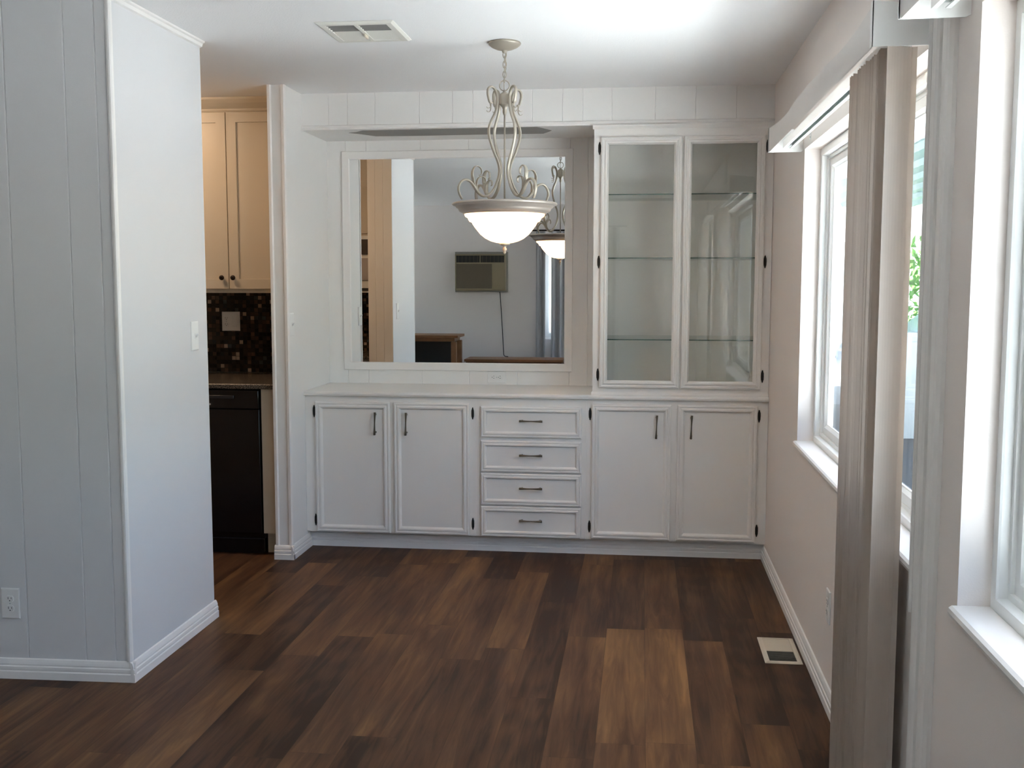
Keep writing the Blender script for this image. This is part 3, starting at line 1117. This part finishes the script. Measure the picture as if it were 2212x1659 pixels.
for dg in arm_ang:
    an = math.radians(dg)
    pts = spline([pol(r, z, an) for r, z in armp], 5)
    nrm = Vector((-math.sin(an), math.cos(an), 0))
    N = len(pts)
    rad = [0.0080 + 0.0014 * math.exp(-((i / N - 0.75) / 0.1) ** 2) - 0.0014 * max(0, i / N - 0.85) / 0.15 for i in range(N)]
    mb = MB()
    mb.tube(pts, rad, 10, flat=0.62, ref=nrm)
    a_ = obj('arm', mb, M_FIX, t)
    # upper fish-tail curl
    mb = MB()
    for zt_, ro in ((0.000, 0.0), (-0.016, 0.004)):
        pp = spline([pol(0.080, 2.370, an), pol(0.074, 2.352 + zt_ * 0.4, an), pol(0.078, 2.342 + zt_, an), pol(0.090, 2.338 + zt_, an), pol(0.097, 2.344 + zt_, an)], 5)
        mb.tube(pp, [0.0052 - 0.0035 * i / len(pp) for i in range(len(pp))], 8, flat=0.5, ref=nrm)
    obj('curl', mb, M_FIX, a_)
    # leaf scroll rising from the arm near the bowl
    mb = MB()
    pp = spline([pol(0.128, 1.955, an), pol(0.158, 1.992, an), pol(0.170, 2.025, an), pol(0.172, 2.055, an), pol(0.160, 2.076, an), pol(0.142, 2.080, an), pol(0.126, 2.068, an), pol(0.124, 2.048, an), pol(0.136, 2.040, an)], 6)
    K = len(pp)
    mb.tube(pp, [0.0075 * (1 - abs(i / K - 0.25)) ** 2 + 0.0045 for i in range(K)], 8, flat=0.32, ref=nrm)
    pp = spline([pol(0.150, 1.975, an), pol(0.150, 2.010, an), pol(0.138, 2.030, an), pol(0.120, 2.036, an), pol(0.106, 2.028, an), pol(0.104, 2.014, an), pol(0.112, 2.008, an)], 6)
    K = len(pp)
    mb.tube(pp, [0.0065 * (1 - i / K) + 0.0035 for i in range(K)], 8, flat=0.35, ref=nrm)
    obj('leaf_scroll', mb, M_FIX, a_)
rim = [(0.178, 1.918), (0.200, 1.924), (0.226, 1.926), (0.237, 1.923), (0.240, 1.918), (0.236, 1.913), (0.228, 1.910), (0.222, 1.907), (0.220, 1.902), (0.213, 1.899), (0.210, 1.893), (0.207, 1.886), (0.200, 1.882), (0.193, 1.880), (0.188, 1.874), (0.182, 1.873), (0.178, 1.880), (0.178, 1.918)]
LZ(rim, 'rim', M_RIM, n=64)
LZ([(0, 1.921), (0.05, 1.921), (0.1785, 1.917), (0.1785, 1.914), (0.05, 1.918), (0, 1.918)], 'uplight_stop', M_RIM, n=48)  # added disc over the bowl, put in to block the bulbs' upward light
bowl = [(0.182, 1.879), (0.182, 1.869), (0.178, 1.861), (0.168, 1.857), (0.164, 1.848), (0.159, 1.840), (0.149, 1.837), (0.145, 1.828), (0.138, 1.818), (0.126, 1.802), (0.109, 1.782), (0.087, 1.764), (0.062, 1.752), (0.036, 1.745), (0.012, 1.743), (0.0, 1.743)]
LZ(bowl, 'glass_bowl', M_BOWL, n=64)
LZ([(0, 1.752), (0.022, 1.7425), (0.024, 1.739), (0.018, 1.734), (0.009, 1.730), (0.006, 1.724), (0.0095, 1.719), (0.0105, 1.714), (0.007, 1.709), (0.005, 1.706), (0.0065, 1.702), (0.005, 1.697), (0.0, 1.691)], 'finial', M_FIX, n=24)
m_ = MB()
for k in range(3):
    an = math.radians(200 + 120 * k)
    c = Vector((PX + 0.085 * math.cos(an), PY + 0.085 * math.sin(an), 1.868))
    m_.tube([(PX, PY, 1.925), (PX + 0.03 * math.cos(an), PY + 0.03 * math.sin(an), 1.905), tuple(c)], 0.007, 8)
obj('socket_cluster', m_, M_FIX, t)
for k in range(3):
    an = math.radians(200 + 120 * k)
    mb = MB()
    cx_, cy_ = PX + 0.092 * math.cos(an), PY + 0.092 * math.sin(an)
    mb.lathe([(0, 1.878), (0.012, 1.874), (0.023, 1.858), (0.024, 1.846), (0.018, 1.834), (0.0, 1.828)], (cx_, cy_), 16)
    obj('bulb', mb, M_BULB, t)

# ------------------------------------------------------------------ vertical blinds
VZ0, VZ1 = 2.146, 2.250
VXF = 0.554


def blind(label, y0, y1, vane_ys, front_turn):
    t = thing('vertical_blind', label, 'blind', ((VXF + R) / 2, (y0 + y1) / 2, 0.03), 'vertical blinds on the window wall')
    # front insert: thin strip, its top edge warped by age
    mb = MB()
    n = 24
    rows = []
    for i in range(n + 1):
        f = i / n
        y = y0 + (y1 - y0) * f
        warp = 0.010 * math.sin(f * PI * 3.1) * (1 if f < 0.97 else 0)
        dz = -0.016 * abs(math.sin(f * PI * 2.0)) if 0.03 < f < 0.97 else 0
        rows.append((y, VXF + abs(warp) * 0.7, VZ1 + dz))
    for off in (0.0, 0.0025):
        for i in range(n):
            (ya, xa, za), (yb, xb, zb) = rows[i], rows[i + 1]
            q = [(VXF + off, ya, VZ0), (VXF + off, yb, VZ0), (VXF + off, yb, (VZ0 + VZ1) / 2), (xb + off, yb, zb), (xa + off, ya, za), (VXF + off, ya, (VZ0 + VZ1) / 2)]
            v = [mb.bm.verts.new(p) for p in q]
            mb.face([v[0], v[1], v[2], v[5]], True)
            mb.face([v[5], v[2], v[3], v[4]], True)
    obj('valance', mb, M_VAL, t)
    for ye, s in ((y0, 1), (y1, -1)):
        mb = MB()
        a, b = sorted((ye, ye + s * 0.004))
        mb.prism([(VXF - 0.003, VZ0 - 0.002), (VXF - 0.004, VZ1 + 0.004), (R - 0.001, VZ1 - 0.010), (R - 0.001, VZ0 + 0.004), (R - 0.012, VZ0 - 0.001)], 'y', a, b)
        mb.prism([(VXF - 0.004, VZ0 - 0.002), (VXF - 0.004, VZ1 + 0.004), (VXF - 0.001, VZ1 + 0.004), (VXF - 0.001, VZ0 - 0.002)], 'y', a, b + 0.02 if s > 0 else b)
        obj('end_cap', mb, M_CAP, t)
    # head rail: C channel with open slot below
    hx0, hx1, hz0, hz1 = 0.612, 0.654, 2.158, 2.190
    mb = MB()
    mb.prism([(hx0, hz0), (hx0 + 0.012, hz0), (hx0 + 0.012, hz0 + 0.003), (hx0 + 0.003, hz0 + 0.003), (hx0 + 0.003, hz1 - 0.003), (hx1 - 0.003, hz1 - 0.003), (hx1 - 0.003, hz0 + 0.003), (hx1 - 0.012, hz0 + 0.003), (hx1 - 0.012, hz0), (hx1, hz0), (hx1, hz1), (hx0, hz1)], 'y', y0 + 0.02, y1 - 0.03)
    hr = obj('head_rail', mb, M_CAP, t)
    mb = MB()
    mb.box(hx0 + 0.004, hx1 - 0.004, y0 + 0.022, y1 - 0.032, hz0 + 0.012, hz0 + 0.016)
    obj('track', mb, M_ALU, hr)
    # wall brackets
    for f in (0.12, 0.5, 0.9):
        yy = y0 + (y1 - y0) * f
        mb = MB()
        mb.box(R - 0.003, R - 0.0006, yy - 0.014, yy + 0.014, 2.170, 2.222)
        mb.box(0.640, R - 0.003, yy - 0.008, yy + 0.008, 2.1905, 2.194)
        b_ = obj('bracket', mb, M_CAP, t)
        mb = MB()
        for zz in (2.182, 2.206):
            mb.tube([(R - 0.0028, yy, zz), (R - 0.0048, yy, zz)], 0.0035, 8)
        obj('screw', mb, M_ALU, b_)
    # one vane, then copies sharing its mesh
    mb = MB()
    hw = 0.0445
    sec = []
    for k in range(9):
        u = -hw + 2 * hw * k / 8
        sec.append((u, 0.007 * (1 - (u / hw) ** 2)))
    prof = sec + [(u, v + 0.0009) for u, v in reversed(sec)]
    mb.prism(prof, 'z', 0.0, 2.1165, smooth=False)
    bmesh.ops.recalc_face_normals(mb.bm, faces=mb.bm.faces)
    me = bpy.data.meshes.new('vane')
    mb.bm.to_mesh(me)
    mb.bm.free()
    me.materials.append(M_VANE)
    base = Vector(t.location)
    for i, (yy, turn, dx_) in enumerate(vane_ys):
        v = bpy.data.objects.new('vane', me)
        COL.objects.link(v)
        v.parent = t
        v.location = Vector((0.633 + dx_, yy, 0.040)) - base
        v.rotation_euler = (0, 0, turn)
    return t


rv = random.Random(3)
vy = [(2.822, math.radians(38), -0.005), (2.852, math.radians(-6), 0.0)]
y = 2.868
while y < 3.27:
    vy.append((y, math.radians(rv.uniform(-7, 7)), rv.uniform(-0.005, 0.005)))
    y += 0.0155 + rv.uniform(0, 0.004)
blind('cream vertical blind with its vanes stacked at one end of the far window', 2.772, 4.962, vy, 0)
vy2 = []
y = 0.42
while y < 0.78:
    vy2.append((y, math.radians(rv.uniform(-7, 7)), rv.uniform(-0.004, 0.004)))
    y += 0.018
blind('vertical blind whose valance end shows at the top edge above the near window', 0.30, 2.500, vy2, 0)

# ------------------------------------------------------------------ kitchen run seen through the opening
KY = YB - 0.001
KX1 = L - 0.0985
m_ = MB()
m_.box(-4.3, KX1, KY - 0.009, KY, 0.993, 1.499)
tag(obj('tile_backsplash', m_, M_TILE), 'dark brown mosaic tile backsplash below the cream wall cabinet', 'backsplash')
t = thing('wall_cabinet', 'cream shaker wall cabinet with two doors and dark knobs in the kitchen', 'cabinet', (-2.45, 6.35, 1.50))
m_ = MB()
KF = 6.15
m_.box(-2.93, KX1, KF + 0.001, KY, 1.500, 2.565)
obj('body', m_, M_KCAB, t)
m_ = MB()
m_.prism([(KF + 0.02, 2.558), (KF - 0.006, 2.558), (KF - 0.010, 2.566), (KF - 0.010, 2.574), (KF - 0.020, 2.582), (KF - 0.044, 2.602), (KF - 0.060, 2.622), (KF - 0.062, H - 0.001), (KF + 0.02, H - 0.001)], 'x', -2.94, KX1)
obj('crown', m_, M_KCAB, t)
SH = [(0, 0), (0, 0.018), (0.001, 0.019), (0.058, 0.019), (0.0585, 0.009)]
for (a, b, kx) in ((-2.905, -2.437, -2.472), (-2.432, -2.058, -2.403)):
    mb = MB()
    mb.rings(PF(KF), a, b, 1.524, 2.553, SH, back=True)
    d_ = obj('door', mb, M_KCAB, t)
    mb = MB()
    c = (kx, KF - 0.019, 1.590)
    mb.tube([c, (c[0], c[1] - 0.010, c[2]), (c[0], c[1] - 0.014, c[2]), (c[0], c[1] - 0.020, c[2]), (c[0], c[1] - 0.026, c[2]), (c[0], c[1] - 0.029, c[2])], [0.006, 0.006, 0.012, 0.0155, 0.014, 0.006], 16)
    obj('knob', mb, M_KNOB, d_)

m_ = MB()
m_.prism([(KY, 0.962), (KY, 0.991), (5.795, 0.991), (5.789, 0.986), (5.789, 0.967), (5.795, 0.962)], 'x', -4.3, KX1)
tag(obj('countertop', m_, M_GRAN), 'dark speckled granite kitchen countertop above the dishwasher', 'countertop')
t = thing('base_cabinet', 'narrow cream filler cabinet between dishwasher and partition', 'cabinet', (-2.09, 6.1, 0))
m_ = MB()
m_.box(-2.139, KX1, 5.820, KY, 0.128, 0.961)
obj('body', m_, M_KCAB, t)
m_ = MB()
m_.box(-2.139, KX1, 5.885, 5.90, 0.001, 0.1275)
obj('toe_kick', m_, M_KCAB, t)
t = thing('dishwasher', 'black built-in dishwasher under the granite counter', 'dishwasher', (-2.445, 6.1, 0))
m_ = MB()
m_.box(-2.745, -2.143, 5.845, KY - 0.02, 0.09, 0.955)
obj('tub', m_, M_DW, t)
m_ = MB()
m_.box(-2.742, -2.148, 5.808, 5.844, 0.128, 0.845, 0.004)
obj('door', m_, M_DW, t)
m_ = MB()
m_.box(-2.742, -2.148, 5.800, 5.844, 0.848, 0.955, 0.005)
p_ = obj('control_panel', m_, M_DW, t)
m_ = MB()
m_.box(-2.60, -2.29, 5.792, 5.7995, 0.905, 0.925, 0.003)
obj('latch_handle', m_, M_DWT, p_)
m_ = MB()
m_.box(-2.50, -2.43, 5.7985, 5.7998, 0.868, 0.878)
obj('indicator_strip', m_, M_STEEL, p_)
m_ = MB()
m_.box(-2.742, -2.148, 5.850, 5.862, 0.004, 0.089)
k_ = obj('kick_plate', m_, M_DW, t)
m_ = MB()
m_.box(-2.742, -2.148, 5.836, 5.849, 0.088, 0.094)
obj('trim_strip', m_, M_DWT, t)

# second kitchen run, on the kitchen side of the left wall (seen only in the mirror)
K2X0, K2X1 = -3.75, W - 0.1995
K2Y = YN + 0.1005
m_ = MB()
m_.box(K2X0, K2X1, K2Y, K2Y + 0.009, 0.963, 1.470)
tag(obj('tile_backsplash', m_, M_TILE), 'dark mosaic backsplash under the microwave, seen in the mirror', 'backsplash')
t = thing('wall_cabinet', 'cream upper cabinet over the microwave, reflected in the mirror', 'cabinet', (-2.6, K2Y + 0.17, 1.95))
m_ = MB()
m_.box(-2.97, K2X1, K2Y, K2Y + 0.33, 1.945, H - 0.002)
obj('body', m_, M_KCAB, t)
for a, b in ((-2.965, -2.588), (-2.584, -2.207)):
    mb = MB()
    mb.rings(lambda u, v, h: (u, K2Y + 0.3305 + h, v), a, b, 1.965, 2.40, SH, back=True)
    obj('door', mb, M_KCAB, t)
t = thing('microwave_oven', 'microwave with a dark window below the cream cabinet, seen in the mirror', 'microwave', (-2.6, K2Y + 0.2, 1.48))
m_ = MB()
m_.box(-2.97, K2X1, K2Y, K2Y + 0.36, 1.475, 1.9445)
obj('case', m_, M_VENT, t)
m_ = MB()
m_.box(-2.95, K2X1 - 0.002, K2Y + 0.361, K2Y + 0.375, 1.79, 1.915, 0.004)
obj('door_window', m_, M_MWIN, t)
m_ = MB()
m_.box(-2.95, K2X1 - 0.002, K2Y + 0.361, K2Y + 0.373, 1.575, 1.76, 0.004)
obj('control_panel', m_, M_STEEL, t)
m_ = MB()
m_.box(-2.95, K2X1 - 0.002, K2Y + 0.361, K2Y + 0.368, 1.49, 1.512)
obj('vent_grille', m_, M_ACK, t)
m_ = MB()
m_.box(K2X0, K2X1, K2Y, K2Y + 0.64, 0.932, 0.9625, 0.004)
tag(obj('countertop', m_, M_GRAN), 'granite counter below the microwave, seen in the mirror', 'countertop')
t = thing('base_cabinet', 'cream base cabinet beneath the counter on the reflected kitchen side', 'cabinet', (-2.97, K2Y + 0.3, 0))
m_ = MB()
m_.box(K2X0 + 0.002, K2X1, K2Y, K2Y + 0.58, 0.10, 0.9315)
m_.box(K2X0 + 0.002, K2X1, K2Y, K2Y + 0.52, 0.001, 0.10)
obj('body', m_, M_KCAB, t)
for k in range(3):
    a = K2X0 + 0.02 + k * 0.505
    mb = MB()
    mb.rings(lambda u, v, h: (u, K2Y + 0.5805 + h, v), a, a + 0.495, 0.13, 0.90, SH, back=True)
    obj('door', mb, M_KCAB, t)

# kitchen ceiling lamp (its light spills on the cream cabinets)
t = thing('ceiling_light', 'round flush ceiling light over the kitchen floor', 'light', (-2.95, 5.55, H - 0.09))
m_ = MB()
m_.lathe([(0, H - 0.001), (0.17, H - 0.001), (0.175, H - 0.012), (0.16, H - 0.024), (0, H - 0.024)], (-2.95, 5.55), 32)
obj('base', m_, M_FIX, t)
m_ = MB()
m_.lathe([(0.155, H - 0.025), (0.150, H - 0.045), (0.12, H - 0.072), (0.07, H - 0.088), (0, H - 0.092)], (-2.95, 5.55), 32)
obj('glass_dome', m_, emit('kitchen_dome', (1.0, 0.68, 0.42), 9.5), t)

# ------------------------------------------------------------------ living-room end, seen in the mirror
t = thing('air_conditioner', 'tan window air conditioner on the far wall, reflected in the mirror', 'air conditioner', (-2.25, Y0 + 0.09, 1.435))
ax0, ax1, az0, az1, ay = -2.61, -1.90, 1.437, 1.945, Y0 + 0.001
m_ = MB()
m_.box(ax0 - 0.02, ax1 + 0.02, ay, ay + 0.06, az0 - 0.02, az1 + 0.035, 0.004)
obj('wall_sleeve', m_, M_ACG, t)
m_ = MB()
m_.box(ax0, ax1, ay + 0.06, ay + 0.17, az0, az1, 0.006)
c_ = obj('case', m_, M_AC, t)
m_ = MB()
m_.rings(lambda u, v, h: (u, ay + 0.1705 + h, v), ax0, ax1, az0, az1, [(0, 0), (0, 0.008), (0.012, 0.010), (0.016, 0.002)], fill=False)
obj('face_frame', m_, M_AC, t)
for a, b in ((ax0 + 0.018, -2.262), (-2.248, ax1 - 0.018)):
    m_ = MB()
    m_.box(a, b, ay + 0.1702, ay + 0.174, az1 - 0.115, az1 - 0.02)
    v_ = obj('outlet_vent', m_, M_ACK, t)
    for k in range(6):
        m_ = MB()
        xx = a + (b - a) * (k + 0.5) / 6
        m_.box(xx - 0.002, xx + 0.002, ay + 0.174, ay + 0.178, az1 - 0.115, az1 - 0.02)
        obj('vane', m_, M_ACD, v_)
m_ = MB()
m_.box(ax0 + 0.02, -2.09, ay + 0.1702, ay + 0.177, az0 + 0.03, az1 - 0.135)
g_ = obj('intake_grille', m_, M_ACD, t)
m_ = MB()
m_.box(-2.085, ax1 - 0.02, ay + 0.1702, ay + 0.175, az0 + 0.03, az1 - 0.135)
obj('control_cover', m_, M_AC, t)
m_ = MB()
m_.tube(spline([(-1.99, ay + 0.08, 1.415), (-1.99, ay + 0.03, 1.36), (-1.975, ay + 0.012, 1.1), (-1.96, ay + 0.012, 0.85), (-1.945, ay + 0.02, 0.60), (-1.93, ay + 0.06, 0.52), (-1.86, ay + 0.2, 0.515)], 6), 0.006, 8)
obj('power_cord', m_, M_CORD, t)

t = thing('side_table', 'oak table with square legs against the far wall, seen in the mirror', 'table', (-2.87, -1.2, 0))
m_ = MB()
m_.box(-3.34, -2.425, -1.50, -0.95, 0.815, 0.850, 0.003)
obj('top', m_, M_OAK, t)
m_ = MB()
m_.box(-3.28, -2.48, -1.44, -1.01, 0.765, 0.8145)
obj('apron', m_, M_OAK, t)
for lx in (-3.30, -2.52):
    for ly in (-1.46, -1.03):
        m_ = MB()
        m_.box(lx, lx + 0.07, ly, ly + 0.07, 0.001, 0.7645 if True else 0, 0.003)
        obj('leg', m_, M_OAK, t)
m_ = MB()
m_.box(-3.20, -2.54, -1.43, -1.02, 0.30, 0.325)
obj('shelf', m_, M_DOAK, t)
m_ = MB()
m_.box(-3.26, -2.50, -1.455, -1.44, 0.03, 0.764)
obj('shade_panel', m_, M_ACK, t)  # added dark sheet standing in for the shade under the table
t = thing('low_console', 'long low dark-oak console beneath the air conditioner, seen in the mirror', 'console', (-1.73, -1.5, 0))
m_ = MB()
m_.box(-2.40, -1.05, -1.80, -1.30, 0.475, 0.510, 0.004)
obj('top', m_, M_OAK, t)
m_ = MB()
m_.box(-2.38, -1.07, -1.78, -1.33, 0.06, 0.4745)
obj('body', m_, M_DOAK, t)
for k in range(3):
    m_ = MB()
    a = -2.37 + k * 0.43
    m_.box(a, a + 0.42, -1.3295, -1.312, 0.09, 0.46, 0.003)
    d_ = obj('door', m_, M_OAK, t)
    m_ = MB()
    m_.tube([(a + 0.38, -1.312, 0.30), (a + 0.38, -1.292, 0.30)], [0.006, 0.011], 10)
    obj('knob', m_, M_PULL, d_)
for sx_ in (-2.36, -1.13):
    for sy_ in (-1.76, -1.39):
        m_ = MB()
        m_.box(sx_, sx_ + 0.05, sy_, sy_ + 0.05, 0.001, 0.0595)
        obj('foot', m_, M_DOAK, t)

# curtains on the far window: pleated panels with daylight in the gap
def curtain(label, x0, x1, seed):
    rr = random.Random(seed)
    mb = MB()
    n = 60
    f0, b0 = [], []
    for i in range(n + 1):
        x = x0 + (x1 - x0) * i / n
        a = 0.026 * math.sin(i / n * PI * 2 * (x1 - x0) / 0.10 + rr.uniform(-0.2, 0.2))
        f0.append((x, Y0 + 0.075 + a))
    prof = f0 + [(x, y + 0.004) for x, y in reversed(f0)]
    mb.prism(prof, 'z', 0.05, 2.26)
    return tag(obj('curtain', mb, M_CURT), label, 'curtain', 'grey curtains on the far window')


curtain('narrow grey curtain panel at the bright gap of the far window, seen in the mirror', -1.48, -1.345, 1)
curtain('wide grey curtain drawn across the far window, seen in the mirror', -1.265, -0.30, 2)
t = thing('curtain_rod', 'dark curtain rod above the far window, behind the camera', 'rod', (-0.9, Y0 + 0.075, 2.26))
m_ = MB()
m_.tube([(-1.62, Y0 + 0.075, 2.275), (-0.20, Y0 + 0.075, 2.275)], 0.011, 12)
obj('pole', m_, M_KNOB, t)
for xx in (-1.56, -0.26):
    m_ = MB()
    m_.box(xx - 0.008, xx + 0.008, Y0 + 0.0008, Y0 + 0.066, 2.268, 2.282)
    obj('bracket', m_, M_KNOB, t)

# ------------------------------------------------------------------ outdoors beyond the windows
GZ = -0.45
m_ = MB()
m_.box(-14, 30, -16, 45, GZ - 0.2, GZ)
struct('ground', m_, M_GRAVEL)
m_ = MB()
m_.box(RO, 2.58, -10, 24, GZ + 0.0005, GZ + 0.03)
struct('bounce_strip', m_, M_CONC)  # pale ground strip laid to bounce sunlight up through the windows
m_ = MB()
m_.box(2.6, 9.0, 6.0, 17.8, GZ + 0.0005, GZ + 0.03)
struct('driveway', m_, M_ASPH)
m_ = MB()                                    # the house's own roof; unseen eave shaped to keep sun off the windows
m_.box(XL - 0.5, RO + 0.38, Y0 - 0.6, YB + 0.6, H + 0.0605, H + 0.16)
struct('roof', m_, M_FASC)
m_ = MB()
m_.box(XL - 0.1, RO - 0.003, Y0 - 0.12, YB + 0.12, GZ, -0.051)
struct('foundation_skirt', m_, M_SIDING)

t = thing('carport', 'teal ribbed carport roof with white fascia outside the window', 'carport', (4.4, 7.0, GZ))
CX0, CX1, CY0, CY1, CZ = 2.80, 8.2, 6.3, 22.0, 3.10
m_ = MB()
pts = []
x = CX0
while x < CX1:
    pts += [(x, CZ), (x + 0.22, CZ), (x + 0.26, CZ - 0.07), (x + 0.36, CZ - 0.07), (x + 0.40, CZ)]
    x += 0.42
m_.prism(pts + [(q[0], q[1] + 0.006) for q in reversed(pts)], 'y', CY0, CY1)
obj('roof_panel', m_, M_CARP, t)
m_ = MB()
m_.box(CX0 - 0.06, CX0 - 0.005, CY0 - 0.05, CY1 + 0.05, CZ - 0.09, CZ + 0.13)
obj('fascia', m_, M_FASC, t)
for px_ in (CX0 + 0.4, CX1 - 0.3):
    for py_ in (7.0, 21.6):
        m_ = MB()
        m_.box(px_ - 0.05, px_ + 0.05, py_ - 0.05, py_ + 0.05, GZ, CZ - 0.075)
        obj('post', m_, M_FASC, t)

m_ = MB()
m_.box(2.9, 8.2, 14.0, 14.2, GZ, 0.85)
m_.box(2.85, 8.25, 13.97, 14.23, 0.85, 0.93)
tag(obj('block_wall', m_, M_BLOCK), 'low pale block wall under the far end of the carport', 'wall')
t = thing('neighbour_house', 'white neighbouring house with a low roof beyond the yard', 'house', (2.2, 34, GZ))
m_ = MB()
m_.box(-6, 11, 30, 38, GZ, 2.6)
b_ = obj('wall', m_, M_SIDING, t)
m_ = MB()
m_.prism([(29.4, 2.6), (38.6, 2.6), (34, 4.2)], 'x', -6.5, 11.5)
obj('roof', m_, M_ROOF, t)
for xx in (1.0, 5.5, 8.5):
    m_ = MB()
    m_.box(xx, xx + 1.3, 29.96, 30.02, 0.7, 1.9)
    obj('window', m_, M_CARG, t)


def shrub(label, cx_, cy_, r, h):
    rr = random.Random(int(cx_ * 100))
    t = thing('shrub', label, 'shrub', (cx_, cy_, GZ), 'shrubs beyond the carport')
    mb = MB()
    mb.tube([(cx_, cy_, GZ), (cx_ + 0.03, cy_, GZ + h * 0.5)], [0.06, 0.03], 8)
    obj('stem', mb, M_STEM, t)
    mb = MB()
    for _ in range(900):
        v = Vector((rr.gauss(0, 1), rr.gauss(0, 1), rr.gauss(0, 1))).normalized() * rr.uniform(0.55, 1.0)
        c = Vector((cx_ + v.x * r, cy_ + v.y * r, GZ + h * 0.58 + v.z * h * 0.42))
        a = Vector((rr.gauss(0, 1), rr.gauss(0, 1), rr.gauss(0, 1))).normalized() * 0.13
        b = a.orthogonal().normalized() * 0.06
        vs = [mb.bm.verts.new(c - a), mb.bm.verts.new(c + b), mb.bm.verts.new(c + a), mb.bm.verts.new(c - b)]
        mb.face(vs)
    obj('foliage', mb, M_LEAF, t)


shrub('round green shrub beyond the carport, seen past the blind', 5.6, 22.5, 1.3, 3.0)
shrub('taller green shrub near the neighbouring house', 8.2, 25.0, 1.5, 3.6)

# parked car
t = thing('car', 'dark blue parked car beyond the block wall outside', 'car', (5.7, 19.1, GZ))
cx0, cx1, y_a, y_b = 3.5, 7.9, 18.2, 20.0
body = [(cx0, GZ + 0.35), (cx0 + 0.02, GZ + 0.85), (cx0 + 0.25, GZ + 1.00), (cx0 + 1.0, GZ + 1.08), (cx1 - 0.5, GZ + 1.08), (cx1 - 0.05, GZ + 1.0), (cx1, GZ + 0.6), (cx1 - 0.05, GZ + 0.32)]
m_ = MB()
m_.prism(body, 'y', y_a, y_b)
bb = bmesh.ops.bevel(m_.bm, geom=list(m_.bm.edges), offset=0.06, segments=2, affect='EDGES')
obj('body', m_, M_CAR, t)
cab = [(cx0 + 0.95, GZ + 1.075), (cx0 + 1.6, GZ + 1.62), (cx0 + 2.0, GZ + 1.70), (cx1 - 0.55, GZ + 1.68), (cx1 - 0.15, GZ + 1.075)]
m_ = MB()
m_.prism(cab, 'y', y_a + 0.14, y_b - 0.14)
bmesh.ops.bevel(m_.bm, geom=list(m_.bm.edges), offset=0.05, segments=2, affect='EDGES')
c_ = obj('cabin', m_, M_CAR, t)
for a, b in ((cx0 + 1.55, cx0 + 2.45), (cx0 + 2.55, cx1 - 0.55)):
    m_ = MB()
    m_.prism([(a - 0.20 if a < cx0 + 2 else a, GZ + 1.14), (a + 0.15, GZ + 1.56), (b, GZ + 1.56), (b + 0.02, GZ + 1.14)], 'y', y_a + 0.125, y_a + 0.145)
    obj('side_window', m_, M_CARG, c_)
for wx in (cx0 + 0.85, cx1 - 0.85):
    for wy in (y_a + 0.02, y_b - 0.22):
        m_ = MB()
        m_.tube([(wx, wy, GZ + 0.34), (wx, wy + 0.2, GZ + 0.34)], 0.34, 28)
        wl = obj('wheel', m_, M_TIRE, t)
        m_ = MB()
        m_.tube([(wx, wy - 0.012, GZ + 0.34), (wx, wy + 0.05, GZ + 0.34)], 0.20, 20)
        obj('hub_cap', m_, M_HUB, wl)
